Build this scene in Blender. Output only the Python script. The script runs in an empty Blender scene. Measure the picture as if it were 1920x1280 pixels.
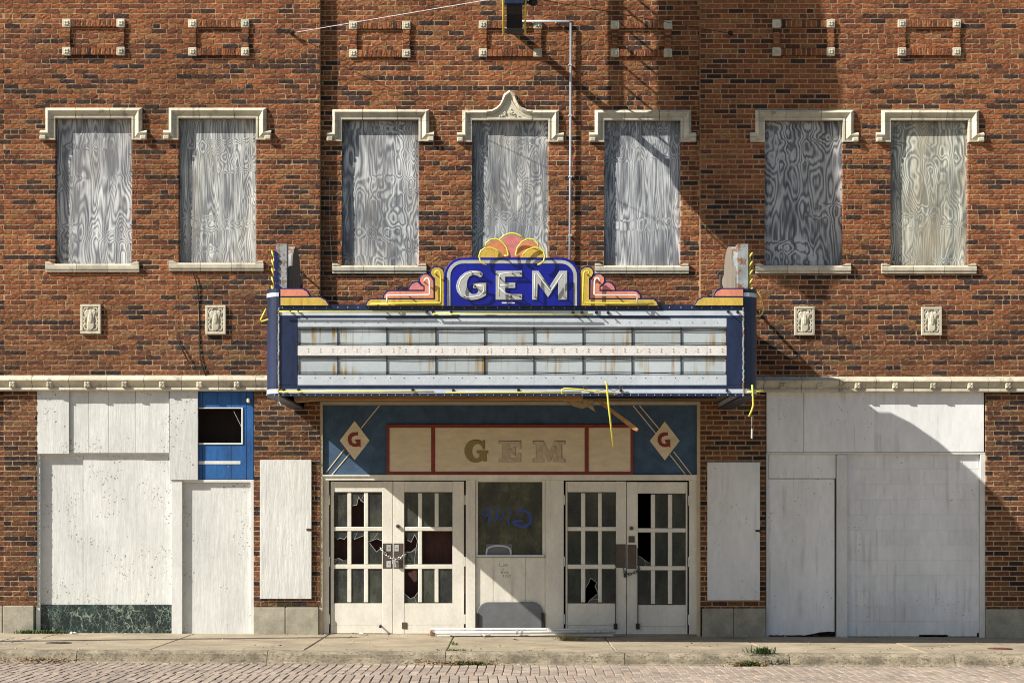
import bpy, math, random
from mathutils import Vector, Matrix
R = random.Random(7)
SC = bpy.context.scene
COL = SC.collection

# ------------------------------------------------------------------ camera, sky, sun, exposure
CAM_D, CAM_H, PPM, HOR = 26.0, 1.6, 137.0, 973.0        # metres to the wall, eye height, photo pixels per metre on the wall, horizon row
cam = bpy.data.cameras.new('camera'); cam_o = bpy.data.objects.new('camera', cam); COL.objects.link(cam_o)
cam_o.location = (0, -CAM_D, CAM_H); cam_o.rotation_euler = (math.radians(90), 0, 0)
cam.sensor_width = 36.0; cam.lens = 36.0 * PPM * CAM_D / 1920.0
cam.shift_y = (HOR - 640.0) / 1920.0
cam.clip_start = 0.1; cam.clip_end = 2000
SC.camera = cam_o

SUN_DIR = Vector((2.2, 1.0, -1.87)).normalized()          # the way the light travels
elev = math.asin(-SUN_DIR.z); az = math.atan2(-SUN_DIR.x, -SUN_DIR.y)
world = bpy.data.worlds.new('World'); SC.world = world; world.use_nodes = True
wn = world.node_tree; wn.nodes.clear()
sky = wn.nodes.new('ShaderNodeTexSky'); sky.sky_type = 'NISHITA'; sky.sun_disc = False
sky.sun_elevation = elev; sky.sun_rotation = az; sky.air_density = 1.0; sky.dust_density = 1.5; sky.ozone_density = 1.0
bg = wn.nodes.new('ShaderNodeBackground'); bg.inputs['Strength'].default_value = 0.060
wo = wn.nodes.new('ShaderNodeOutputWorld')
wn.links.new(sky.outputs[0], bg.inputs[0]); wn.links.new(bg.outputs[0], wo.inputs[0])
sun = bpy.data.lights.new('sun', 'SUN'); sun.energy = 5.0; sun.angle = math.radians(0.45); sun.color = (1.0, 0.95, 0.87)
sun_o = bpy.data.objects.new('sun', sun); COL.objects.link(sun_o)
sun_o.rotation_euler = SUN_DIR.to_track_quat('-Z', 'Y').to_euler(); sun_o.location = (-20, -12, 18)
SC.view_settings.view_transform = 'Standard'; SC.view_settings.look = 'None'
SC.cycles.filter_width = 1.05
SC.view_settings.exposure = 0.70; SC.view_settings.gamma = 1.0; SC.view_settings.use_curve_mapping = False

# ------------------------------------------------------------------ photo pixel at depth d (metres in front of the wall) -> metres
def S(d): return PPM * CAM_D / (CAM_D - d)
def PX(px, d=0.0): return (px - 960.0) / S(d)
def PZ(py, d=0.0): return CAM_H + (HOR - py) / S(d)
def gz(x): return 0.0143 - 0.004427 * x                   # the street falls slightly to the right

# ------------------------------------------------------------------ materials
def nd(nt, t, **kw):
    n = nt.nodes.new(t)
    for k, v in kw.items():
        if k in ('operation', 'blend_type', 'data_type', 'feature', 'wave_type', 'bands_direction', 'attribute_name', 'noise_dimensions', 'distance', 'attribute_type', 'clamp', 'use_clamp'):
            setattr(n, k, v)
        else:
            n.inputs[k].default_value = v
    return n
def base_mat(name):
    m = bpy.data.materials.new(name); m.use_nodes = True
    nt = m.node_tree; b = nt.nodes['Principled BSDF']
    return m, nt, b
def pos(nt, scale=(1, 1, 1), off=(0, 0, 0), perobj=False):
    g = nt.nodes.new('ShaderNodeNewGeometry')
    mp = nt.nodes.new('ShaderNodeMapping'); mp.inputs['Scale'].default_value = scale; mp.inputs['Location'].default_value = off
    nt.links.new(g.outputs['Position'], mp.inputs['Vector'])
    return mp.outputs[0]
def mixc(nt, f, a, b, mode='MIX'):
    n = nt.nodes.new('ShaderNodeMix'); n.data_type = 'RGBA'; n.blend_type = mode
    for s, v in ((0, f), (6, a), (7, b)):
        if hasattr(v, 'is_linked') or hasattr(v, 'node'): nt.links.new(v, n.inputs[s])
        else: n.inputs[s].default_value = v if s == 0 else (v[0], v[1], v[2], 1)
    return n.outputs[2]
def mth(nt, op, a, b=None, c=None, clamp=False):
    n = nt.nodes.new('ShaderNodeMath'); n.operation = op; n.use_clamp = clamp
    for i, v in enumerate((a, b, c)):
        if v is None: continue
        if hasattr(v, 'node'): nt.links.new(v, n.inputs[i])
        else: n.inputs[i].default_value = v
    return n.outputs[0]
def noise(nt, vec, scale, detail=3, rough=0.55, dist=0.0):
    n = nt.nodes.new('ShaderNodeTexNoise'); n.inputs['Scale'].default_value = scale; n.inputs['Detail'].default_value = detail
    n.inputs['Roughness'].default_value = rough; n.inputs['Distortion'].default_value = dist
    nt.links.new(vec, n.inputs['Vector']); return n.outputs[0]
def ramp(nt, v, a, b, lo=0.0, hi=1.0):
    n = nt.nodes.new('ShaderNodeMapRange'); n.inputs[1].default_value = a; n.inputs[2].default_value = b
    n.inputs[3].default_value = lo; n.inputs[4].default_value = hi
    nt.links.new(v, n.inputs[0]); return n.outputs[0]
def bump(nt, b, h, strength, dist):
    n = nt.nodes.new('ShaderNodeBump'); n.inputs['Strength'].default_value = strength; n.inputs['Distance'].default_value = dist
    nt.links.new(h, n.inputs['Height']); nt.links.new(n.outputs[0], b.inputs['Normal'])

def M(name, col, var=0.15, nscale=5.0, stretch=(1, 1, 1), rough=0.7, metal=0.0, bmp=None, specks=None, drips=None, worn=None, attr=False, spec=0.5, piece=0.0, patch=0.0):
    """paint / stone / metal with uneven tone; specks = mud spots, drips = stains run down, worn = chips showing another colour"""
    m, nt, b = base_mat(name)
    v = pos(nt, stretch)
    if attr:
        a = nt.nodes.new('ShaderNodeAttribute'); a.attribute_name = 'Col'; c = a.outputs['Color']
    else:
        c = (col[0], col[1], col[2])
    n1 = noise(nt, v, nscale, 5, 0.6)
    f = ramp(nt, n1, 0.3, 0.72, 1 - var, 1 + var * 0.6)
    n2 = noise(nt, pos(nt, (stretch[0], stretch[1], stretch[2]), (3, 5, 9)), nscale * 9, 3, 0.6)
    f2 = ramp(nt, n2, 0.3, 0.7, 1 - var * 0.45, 1 + var * 0.35)
    ff = mth(nt, 'MULTIPLY', f, f2)
    if piece:
        oi = nt.nodes.new('ShaderNodeObjectInfo'); ff = mth(nt, 'MULTIPLY', ff, ramp(nt, oi.outputs['Random'], 0, 1, 1 - piece, 1 + piece * 0.5))
    if patch:
        pn = noise(nt, pos(nt, (1, 1, 0.7), (4, 4, 1)), 0.75, 4, 0.6); ff = mth(nt, 'MULTIPLY', ff, ramp(nt, pn, 0.3, 0.7, 1 - patch, 1 + patch * 0.7))
    cm = nt.nodes.new('ShaderNodeCombineColor')
    for i in range(3): nt.links.new(ff, cm.inputs[i])
    c = mixc(nt, 1.0, c, cm.outputs[0], 'MULTIPLY')
    if worn:
        wc, wscale, thr = worn[:3]
        wn_ = noise(nt, pos(nt, worn[3] if len(worn) > 3 else (1, 1, 1), (11, 2, 4)), wscale, 6, 0.7)
        c = mixc(nt, ramp(nt, wn_, thr, thr + 0.05), c, wc)
    if drips:
        dc, dthr, amt = drips
        dn = noise(nt, pos(nt, (1, 1, 0.035), (2.3, 0, 1.7)), 13, 3, 0.6)
        dm = noise(nt, pos(nt, (1, 1, 1), (0.3, 4, 2)), 2.6, 2, 0.5)
        k = mth(nt, 'MULTIPLY', ramp(nt, dn, dthr, dthr + 0.1), ramp(nt, dm, 0.42, 0.62))
        c = mixc(nt, mth(nt, 'MULTIPLY', k, amt), c, dc)
    if specks:
        sc_, thr, col_, dens = specks
        vo = nt.nodes.new('ShaderNodeTexVoronoi'); vo.inputs['Scale'].default_value = sc_
        wv = nt.nodes.new('ShaderNodeVectorMath'); wv.operation = 'ADD'
        nz = nt.nodes.new('ShaderNodeTexNoise'); nz.inputs['Scale'].default_value = 40
        p0 = pos(nt); nt.links.new(p0, nz.inputs['Vector'])
        sv = nt.nodes.new('ShaderNodeVectorMath'); sv.operation = 'SCALE'; sv.inputs['Scale'].default_value = 0.06
        nt.links.new(nz.outputs['Color'], sv.inputs[0]); nt.links.new(p0, wv.inputs[0]); nt.links.new(sv.outputs[0], wv.inputs[1])
        nt.links.new(wv.outputs[0], vo.inputs['Vector'])
        area = ramp(nt, noise(nt, pos(nt, (1, 1, 1), (7, 1, 3)), 1.9, 3, 0.6), 0.38, 0.68)
        sel = ramp(nt, mth(nt, 'ADD', area, mth(nt, 'MULTIPLY', vo.outputs['Color'], 0.6)), dens, dens + 0.04)
        k = mth(nt, 'MULTIPLY', ramp(nt, vo.outputs['Distance'], thr, thr * 0.45), sel)
        c = mixc(nt, mth(nt, 'MULTIPLY', k, 0.85), c, col_)
    nt.links.new(c, b.inputs['Base Color'])
    b.inputs['Roughness'].default_value = rough; b.inputs['Metallic'].default_value = metal
    b.inputs['Specular IOR Level'].default_value = spec
    if bmp:
        bs, st, bd = bmp[:3]
        bst = bmp[3] if len(bmp) > 3 else (1, 1, 1)
        bump(nt, b, noise(nt, pos(nt, bst, (1, 2, 3)), bs, 5, 0.65), st, bd)
    return m

MAT = {}
MAT['brick'] = M('rug_face_brick', None, 0.55, 24, (1, 1, 1.6), 0.92, drips=((0.055, 0.036, 0.028), 0.55, 0.45), bmp=(95, 1.0, 0.012, (1.5, 1, 0.8)), attr=True, spec=0.2, patch=0.24)
MAT['mortar'] = M('sandy_mortar', (0.44, 0.31, 0.175), 0.3, 6, rough=0.95, bmp=(90, 0.5, 0.003), spec=0.1, patch=0.3)
MAT['terracotta'] = M('cream_terracotta', (0.60, 0.55, 0.42), 0.2, 7, rough=0.55, bmp=(40, 0.25, 0.003), drips=((0.17, 0.145, 0.105), 0.54, 0.6), specks=(60, 0.3, (0.12, 0.09, 0.06), 0.80), piece=0.16)
MAT['limestone'] = M('base_stone', (0.35, 0.325, 0.25), 0.3, 5, rough=0.9, bmp=(60, 0.5, 0.004), worn=((0.55, 0.5, 0.4), 3.2, 0.70))
MAT['white_board'] = M('weathered_white_board', (0.63, 0.64, 0.605), 0.14, 2.2, (1, 1, 0.5), 0.75, bmp=(16, 0.5, 0.012, (1, 1, 0.13)), specks=(24, 0.30, (0.14, 0.10, 0.06), 0.90), drips=((0.48, 0.46, 0.41), 0.58, 0.35), piece=0.09)
MAT['smooth_board'] = M('wrinkled_white_board', (0.63, 0.635, 0.60), 0.12, 1.8, (1, 1, 0.6), 0.7, bmp=(9, 0.6, 0.02, (1, 1, 0.16)), specks=(14, 0.16, (0.14, 0.09, 0.05), 1.0), drips=((0.52, 0.5, 0.45), 0.6, 0.3))
MAT['white_paint'] = M('flaking_white_paint', (0.66, 0.665, 0.63), 0.14, 4, (1, 1, 0.4), 0.65, bmp=(30, 0.35, 0.005, (1, 1, 0.3)), worn=((0.22, 0.17, 0.12), 9, 0.735, (1, 1, 0.5)))
MAT['door_paint'] = M('door_cream_paint', (0.71, 0.68, 0.59), 0.15, 4, (1, 1, 0.5), 0.6, bmp=(28, 0.3, 0.004, (1, 1, 0.25)), worn=((0.12, 0.09, 0.07), 7, 0.745), drips=((0.34, 0.24, 0.13), 0.6, 0.35))
MAT['beige_trim'] = M('beige_trim', (0.50, 0.42, 0.28), 0.15, 5, rough=0.7, bmp=(30, 0.3, 0.003))
MAT['grey_white'] = M('greyed_white_panel', (0.76, 0.765, 0.755), 0.13, 2.0, (1, 1, 0.35), 0.7, bmp=(24, 0.3, 0.004, (1, 1, 0.3)), drips=((0.44, 0.42, 0.38), 0.54, 0.45), specks=(20, 0.2, (0.08, 0.07, 0.06), 0.93), piece=0.05)
MAT['blue_wood'] = M('blue_painted_planks', (0.012, 0.095, 0.29), 0.4, 5, (1, 1, 0.3), 0.55, bmp=(30, 0.4, 0.005, (1, 1, 0.2)), worn=((0.35, 0.42, 0.5), 14, 0.69, (1, 1, 0.5)))
MAT['navy_board'] = M('faded_navy_board', (0.045, 0.095, 0.170), 0.35, 6, rough=0.75, bmp=(40, 0.3, 0.003), worn=((0.08, 0.13, 0.19), 12, 0.68))
MAT['cream_panel'] = M('cream_sign_panel', (0.70, 0.60, 0.42), 0.13, 5, (1, 1, 3), 0.7, bmp=(25, 0.3, 0.003, (0.3, 1, 2)), specks=(18, 0.1, (0.2, 0.14, 0.07), 1.05))
MAT['red_trim'] = M('brick_red_trim', (0.22, 0.028, 0.018), 0.2, 7, rough=0.6, bmp=(40, 0.3, 0.003))
MAT['gold'] = M('dull_gold_letter', (0.27, 0.21, 0.06), 0.2, 20, rough=0.6)
MAT['peeled'] = M('bare_letter', (0.55, 0.46, 0.34), 0.25, 18, rough=0.8, worn=((0.40, 0.22, 0.08), 14, 0.64))
MAT['letter_edge'] = M('letter_outline', (0.16, 0.12, 0.07), 0.2, 20, rough=0.8)  # dark outline round the raised sign letters
MAT['navy_metal'] = M('navy_enamel_metal', (0.014, 0.024, 0.066), 0.4, 5, (1, 1, 0.25), 0.38, bmp=(7, 0.25, 0.02, (1, 1, 0.5)), worn=((0.12, 0.15, 0.2), 16, 0.69, (1, 1, 0.3)))
MAT['royal'] = M('royal_blue_enamel', (0.007, 0.011, 0.25), 0.28, 5, (1, 1, 0.3), 0.3, worn=((0.12, 0.14, 0.4), 22, 0.74))
MAT['navy_line'] = M('navy_outline_enamel', (0.012, 0.013, 0.10), 0.2, 8, rough=0.35)
MAT['silver'] = M('silver_enamel', (0.42, 0.44, 0.43), 0.18, 8, rough=0.4, drips=((0.36, 0.25, 0.08), 0.56, 0.7))
MAT['stripe'] = M('white_enamel_stripe', (0.54, 0.60, 0.66), 0.14, 5, rough=0.35, drips=((0.3, 0.25, 0.18), 0.62, 0.4), bmp=(9, 0.2, 0.01))
MAT['panel_metal'] = M('pale_sheet_metal', (0.52, 0.57, 0.61), 0.1, 3, rough=0.4, bmp=(6, 0.35, 0.02), drips=((0.40, 0.30, 0.16), 0.62, 0.4))
MAT['mid_metal'] = M('white_sheet_metal_rust', (0.72, 0.70, 0.66), 0.08, 4, rough=0.4, bmp=(7, 0.4, 0.02), worn=((0.36, 0.12, 0.03), 11, 0.635), drips=((0.38, 0.15, 0.04), 0.6, 0.7))
MAT['milk_glass'] = M('milk_glass', (0.46, 0.52, 0.535), 0.1, 2.2, rough=0.22, drips=((0.33, 0.20, 0.05), 0.525, 1.0), piece=0.14)
MAT['yellow'] = M('yellow_enamel', (0.60, 0.42, 0.075), 0.28, 6, (1, 1, 0.4), 0.4, drips=((0.42, 0.16, 0.02), 0.57, 0.7))
MAT['salmon'] = M('salmon_enamel', (0.66, 0.25, 0.155), 0.25, 6, (1, 1, 0.4), 0.4, drips=((0.4, 0.12, 0.03), 0.6, 0.6))
MAT['pink'] = M('pink_enamel', (0.60, 0.21, 0.20), 0.28, 9, rough=0.4)
MAT['orange'] = M('orange_enamel', (0.62, 0.24, 0.11), 0.28, 9, rough=0.4, drips=((0.7, 0.35, 0.1), 0.56, 0.5))
MAT['ytube'] = M('yellow_neon_tube', (0.70, 0.63, 0.09), 0.2, 14, rough=0.25)
MAT['wtube'] = M('white_neon_tube', (0.82, 0.82, 0.80), 0.05, 9, rough=0.2)
MAT['gtube'] = M('clear_neon_tube', (0.62, 0.63, 0.6), 0.2, 30, rough=0.15)
MAT['black_metal'] = M('black_metal', (0.012, 0.011, 0.010), 0.4, 8, rough=0.5, worn=((0.08, 0.05, 0.03), 12, 0.7))
MAT['dark_iron'] = M('dark_iron', (0.05, 0.038, 0.03), 0.4, 12, rough=0.7, worn=((0.16, 0.07, 0.03), 18, 0.62))
MAT['rust_metal'] = M('rusty_galvanised', (0.33, 0.35, 0.35), 0.3, 8, rough=0.6, worn=((0.21, 0.11, 0.055), 9, 0.52), bmp=(30, 0.3, 0.004))
MAT['galv'] = M('galvanised_conduit', (0.55, 0.58, 0.62), 0.1, 8, rough=0.35, metal=0.3)
MAT['chrome'] = M('bright_steel', (0.7, 0.7, 0.7), 0.1, 20, rough=0.25, metal=0.7)
MAT['bronze'] = M('dark_bronze_plate', (0.10, 0.075, 0.055), 0.25, 14, rough=0.5, metal=0.3)
MAT['old_wood'] = M('bare_grey_wood', (0.22, 0.19, 0.15), 0.35, 10, (1, 1, 0.1), 0.9, bmp=(60, 0.5, 0.004, (1, 1, 0.08)))
MAT['brown_wood'] = M('raw_brown_wood', (0.40, 0.20, 0.06), 0.35, 10, (0.15, 1, 1), 0.8, worn=((0.15, 0.07, 0.03), 9, 0.62))
MAT['fibre'] = M('torn_fibreboard', (0.40, 0.28, 0.15), 0.45, 18, rough=0.95, bmp=(50, 0.7, 0.008))
MAT['soffit'] = M('stained_soffit', (0.16, 0.11, 0.07), 0.4, 3, rough=0.9)
MAT['cable'] = M('black_cable', (0.008, 0.008, 0.008), 0.2, 20, rough=0.6)
MAT['wire'] = M('pale_wire', (0.5, 0.5, 0.48), 0.2, 20, rough=0.5)
MAT['grey_plastic'] = M('dark_grey_panel', (0.14, 0.145, 0.15), 0.2, 6, rough=0.45, specks=(30, 0.2, (0.3, 0.3, 0.3), 1.1))
MAT['interior'] = M('dark_room', (0.05, 0.034, 0.028), 0.3, 1.5, rough=0.95)
MAT['lining'] = M('dark_red_inner_door', (0.075, 0.03, 0.024), 0.5, 6, (1, 1, 0.15), rough=0.8)
MAT['crack'] = M('glass_crack', (0.45, 0.46, 0.45), 0.2, 20, rough=0.4)
MAT['roof'] = M('tar_roof', (0.05, 0.05, 0.05), 0.3, 3, rough=0.95)
MAT['concrete'] = M('old_pavement_concrete', (0.345, 0.285, 0.195), 0.34, 1.6, rough=0.92, bmp=(70, 0.35, 0.004), worn=((0.27, 0.19, 0.10), 2.0, 0.61, (0.5, 2.5, 1)), specks=(20, 0.14, (0.16, 0.12, 0.08), 0.95), piece=0.1)
MAT['kerb'] = M('pitted_kerb_concrete', (0.29, 0.245, 0.17), 0.5, 5, rough=0.95, bmp=(55, 0.8, 0.012), worn=((0.12, 0.10, 0.07), 34, 0.54, (0.7, 1, 1)))
MAT['paver'] = M('worn_road_brick', None, 0.3, 7, rough=0.9, bmp=(60, 0.5, 0.005), attr=True, spec=0.3, patch=0.2)
MAT['road_bed'] = M('road_sand_bed', (0.17, 0.145, 0.115), 0.3, 8, rough=0.95)
MAT['leaf_green'] = M('weed_green', (0.075, 0.13, 0.03), 0.4, 30, rough=0.7)
MAT['dry_grass'] = M('dry_grass', (0.42, 0.32, 0.13), 0.3, 30, rough=0.8)
MAT['dead_leaf'] = M('dead_leaf', None, 0.3, 30, rough=0.8, attr=True)
MAT['paper'] = M('white_litter', (0.75, 0.75, 0.76), 0.1, 20, rough=0.7)
MAT['marker'] = M('blue_marker', (0.02, 0.06, 0.30), 0.1, 20, rough=0.5)
MAT['pencil'] = M('pencil_mark', (0.11, 0.10, 0.085), 0.2, 30, rough=0.8)
MAT['ground'] = M('far_grass', (0.055, 0.07, 0.028), 0.3, 0.5, rough=0.95)

def plywood_mat(i):
    m, nt, b = base_mat('weathered_plywood_%s' % 'abcdefg'[i])
    off = (3.7 * i + 1.3, 0.0, 5.1 * i)
    warm = [0.1, 0.25, 0.1, 0.15, 0.05, 0.0, 0.6][i]
    dark = [1.0, 1.05, 0.95, 1.0, 1.0, 0.72, 1.1][i]
    fr, am_, sx_, sz_ = [(135, .46, 2.5, .50), (150, .46, 3.2, .36), (120, .48, 2.8, .48), (165, .40, 2.7, .7), (120, .42, 5.0, .30), (88, .66, 2.6, .75), (130, .44, 2.3, .55)][i]
    v = pos(nt, (sx_, 1, sz_), off)
    h = noise(nt, v, 1.5, 1.6, 0.42, 0.22)
    km = ramp(nt, noise(nt, pos(nt, (0.5, 1, 2.2), (off[2], 0, off[0])), 1.3, 1.0), 0.54, 0.68)
    kn = noise(nt, pos(nt, (9, 1, 4.5), off), 1.0, 1.0, 0.4, 0.4)
    h = mth(nt, 'ADD', h, mth(nt, 'MULTIPLY', mth(nt, 'MULTIPLY', kn, km), 0.22))
    h2 = noise(nt, pos(nt, (30, 1, 1.1), off), 1, 3, 0.6)
    ph = mth(nt, 'ADD', mth(nt, 'MULTIPLY', h, fr), mth(nt, 'MULTIPLY', h2, 5.0))
    wv = mth(nt, 'POWER', mth(nt, 'ADD', mth(nt, 'MULTIPLY', mth(nt, 'SINE', ph), 0.5), 0.5), 0.8)
    wide = noise(nt, pos(nt, (5.5, 1, 0.7), (off[0], 3, off[2])), 1.6, 4, 0.62)
    fine = noise(nt, pos(nt, (75, 1, 2.4), off), 1, 4, 0.7)
    amp = ramp(nt, noise(nt, pos(nt, (2, 1, 1), (off[2], 1, 2)), 1.6, 2), 0.32, 0.68, 0.35, 1.0)
    g = mth(nt, 'ADD', mth(nt, 'MULTIPLY', mth(nt, 'MULTIPLY', wv, amp), am_), mth(nt, 'MULTIPLY', ramp(nt, wide, 0.3, 0.7), 0.46))
    g = mth(nt, 'ADD', g, mth(nt, 'MULTIPLY', ramp(nt, fine, 0.3, 0.7), 0.32))
    cr = nt.nodes.new('ShaderNodeValToRGB'); e = cr.color_ramp.elements
    e[0].position = 0.10; e[0].color = (0.080 * dark, 0.086 * dark, 0.108 * dark, 1)
    e[1].position = 0.95; e[1].color = (0.74 * dark, 0.755 * dark, (0.76 - 0.18 * warm) * dark, 1)
    n3 = e.new(0.48); n3.color = (0.215 * dark, 0.226 * dark, (0.248 - 0.08 * warm) * dark, 1)
    nt.links.new(g, cr.inputs[0])
    st = noise(nt, pos(nt, (1, 1, 0.5), (off[2], 0, off[0])), 2.0, 4, 0.6)
    c = mixc(nt, mth(nt, 'MULTIPLY', ramp(nt, st, 0.5, 0.7), 0.12 + 0.6 * warm), cr.outputs[0], (0.36, 0.30, 0.19))
    nt.links.new(c, b.inputs['Base Color']); b.inputs['Roughness'].default_value = 0.88; b.inputs['Specular IOR Level'].default_value = 0.25
    bump(nt, b, g, 0.35, 0.006)
    return m
PLY = [plywood_mat(i) for i in range(7)]

def marble_mat():
    m, nt, b = base_mat('dark_green_marble')
    p0 = pos(nt)
    c = (0.010, 0.018, 0.019)
    cl = noise(nt, pos(nt, (1, 1, 1), (1, 5, 2)), 4, 5, 0.7)
    c = mixc(nt, ramp(nt, cl, 0.42, 0.72), c, (0.022, 0.05, 0.042))
    for sc_, off, wdt, amt in ((5, (0, 0, 0), 0.035, 0.8), (9, (4, 1, 7), 0.03, 0.7), (16, (9, 3, 1), 0.05, 0.5)):
        nz = nt.nodes.new('ShaderNodeTexNoise'); nz.inputs['Scale'].default_value = 7; nz.inputs['Detail'].default_value = 4
        pp = pos(nt, (1.3, 1, 0.8), off); nt.links.new(pp, nz.inputs['Vector'])
        sv = nt.nodes.new('ShaderNodeVectorMath'); sv.operation = 'SCALE'; sv.inputs['Scale'].default_value = 0.22
        ad = nt.nodes.new('ShaderNodeVectorMath'); ad.operation = 'ADD'
        nt.links.new(nz.outputs['Color'], sv.inputs[0]); nt.links.new(pp, ad.inputs[0]); nt.links.new(sv.outputs[0], ad.inputs[1])
        vo = nt.nodes.new('ShaderNodeTexVoronoi'); vo.feature = 'DISTANCE_TO_EDGE'; vo.inputs['Scale'].default_value = sc_
        nt.links.new(ad.outputs[0], vo.inputs['Vector'])
        k = mth(nt, 'MULTIPLY', ramp(nt, vo.outputs['Distance'], wdt, 0.0), ramp(nt, noise(nt, pos(nt, (1, 1, 1), off), 6, 3), 0.42, 0.6))
        c = mixc(nt, mth(nt, 'MULTIPLY', k, amt), c, (0.36, 0.44, 0.34))
    nt.links.new(c, b.inputs['Base Color']); b.inputs['Roughness'].default_value = 0.35
    return m
MAT['marble'] = marble_mat()

def glass_mat(name, dust, tint=(0.075, 0.08, 0.074), streak=1.0):
    m, nt, b = base_mat(name)
    out = nt.nodes['Material Output']
    d = noise(nt, pos(nt, (1, 1, 0.6), (2, 1, 5)), 9, 5, 0.7)
    sp = noise(nt, pos(nt), 75, 3, 0.7)
    f = mth(nt, 'ADD', ramp(nt, d, 0.35, 0.75, dust * 0.55, dust * 1.4), ramp(nt, sp, 0.62, 0.72, 0, 0.25 * streak), clamp=True)
    tr = nt.nodes.new('ShaderNodeBsdfTransparent'); tr.inputs[0].default_value = (0.75, 0.78, 0.76, 1)
    blot = ramp(nt, noise(nt, pos(nt, (1.6, 1, 0.8), (5, 2, 8)), 3.0, 4, 0.6), 0.4, 0.66)
    tc = mixc(nt, blot, (tint[0] * .45, tint[1] * .45, tint[2] * .5), (tint[0] * 1.25, tint[1] * 1.3, tint[2] * 1.05))
    nt.links.new(mixc(nt, ramp(nt, sp, 0.62, 0.72, 0, 0.5), tc, (0.35, 0.34, 0.31)), b.inputs['Base Color'])
    b.inputs['Roughness'].default_value = 0.85
    gl = nt.nodes.new('ShaderNodeBsdfGlossy'); gl.inputs['Roughness'].default_value = 0.08
    ms = nt.nodes.new('ShaderNodeMixShader'); nt.links.new(f, ms.inputs[0]); nt.links.new(tr.outputs[0], ms.inputs[1]); nt.links.new(b.outputs[0], ms.inputs[2])
    fr = nt.nodes.new('ShaderNodeFresnel'); fr.inputs[0].default_value = 1.45
    m2 = nt.nodes.new('ShaderNodeMixShader'); nt.links.new(fr.outputs[0], m2.inputs[0]); nt.links.new(ms.outputs[0], m2.inputs[1]); nt.links.new(gl.outputs[0], m2.inputs[2])
    nt.links.new(m2.outputs[0], out.inputs[0])
    return m
MAT['glass'] = glass_mat('dusty_door_glass', 0.62)
MAT['booth_glass'] = glass_mat('grimy_ticket_glass', 0.8, (0.09, 0.088, 0.06), 0.5)

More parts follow.
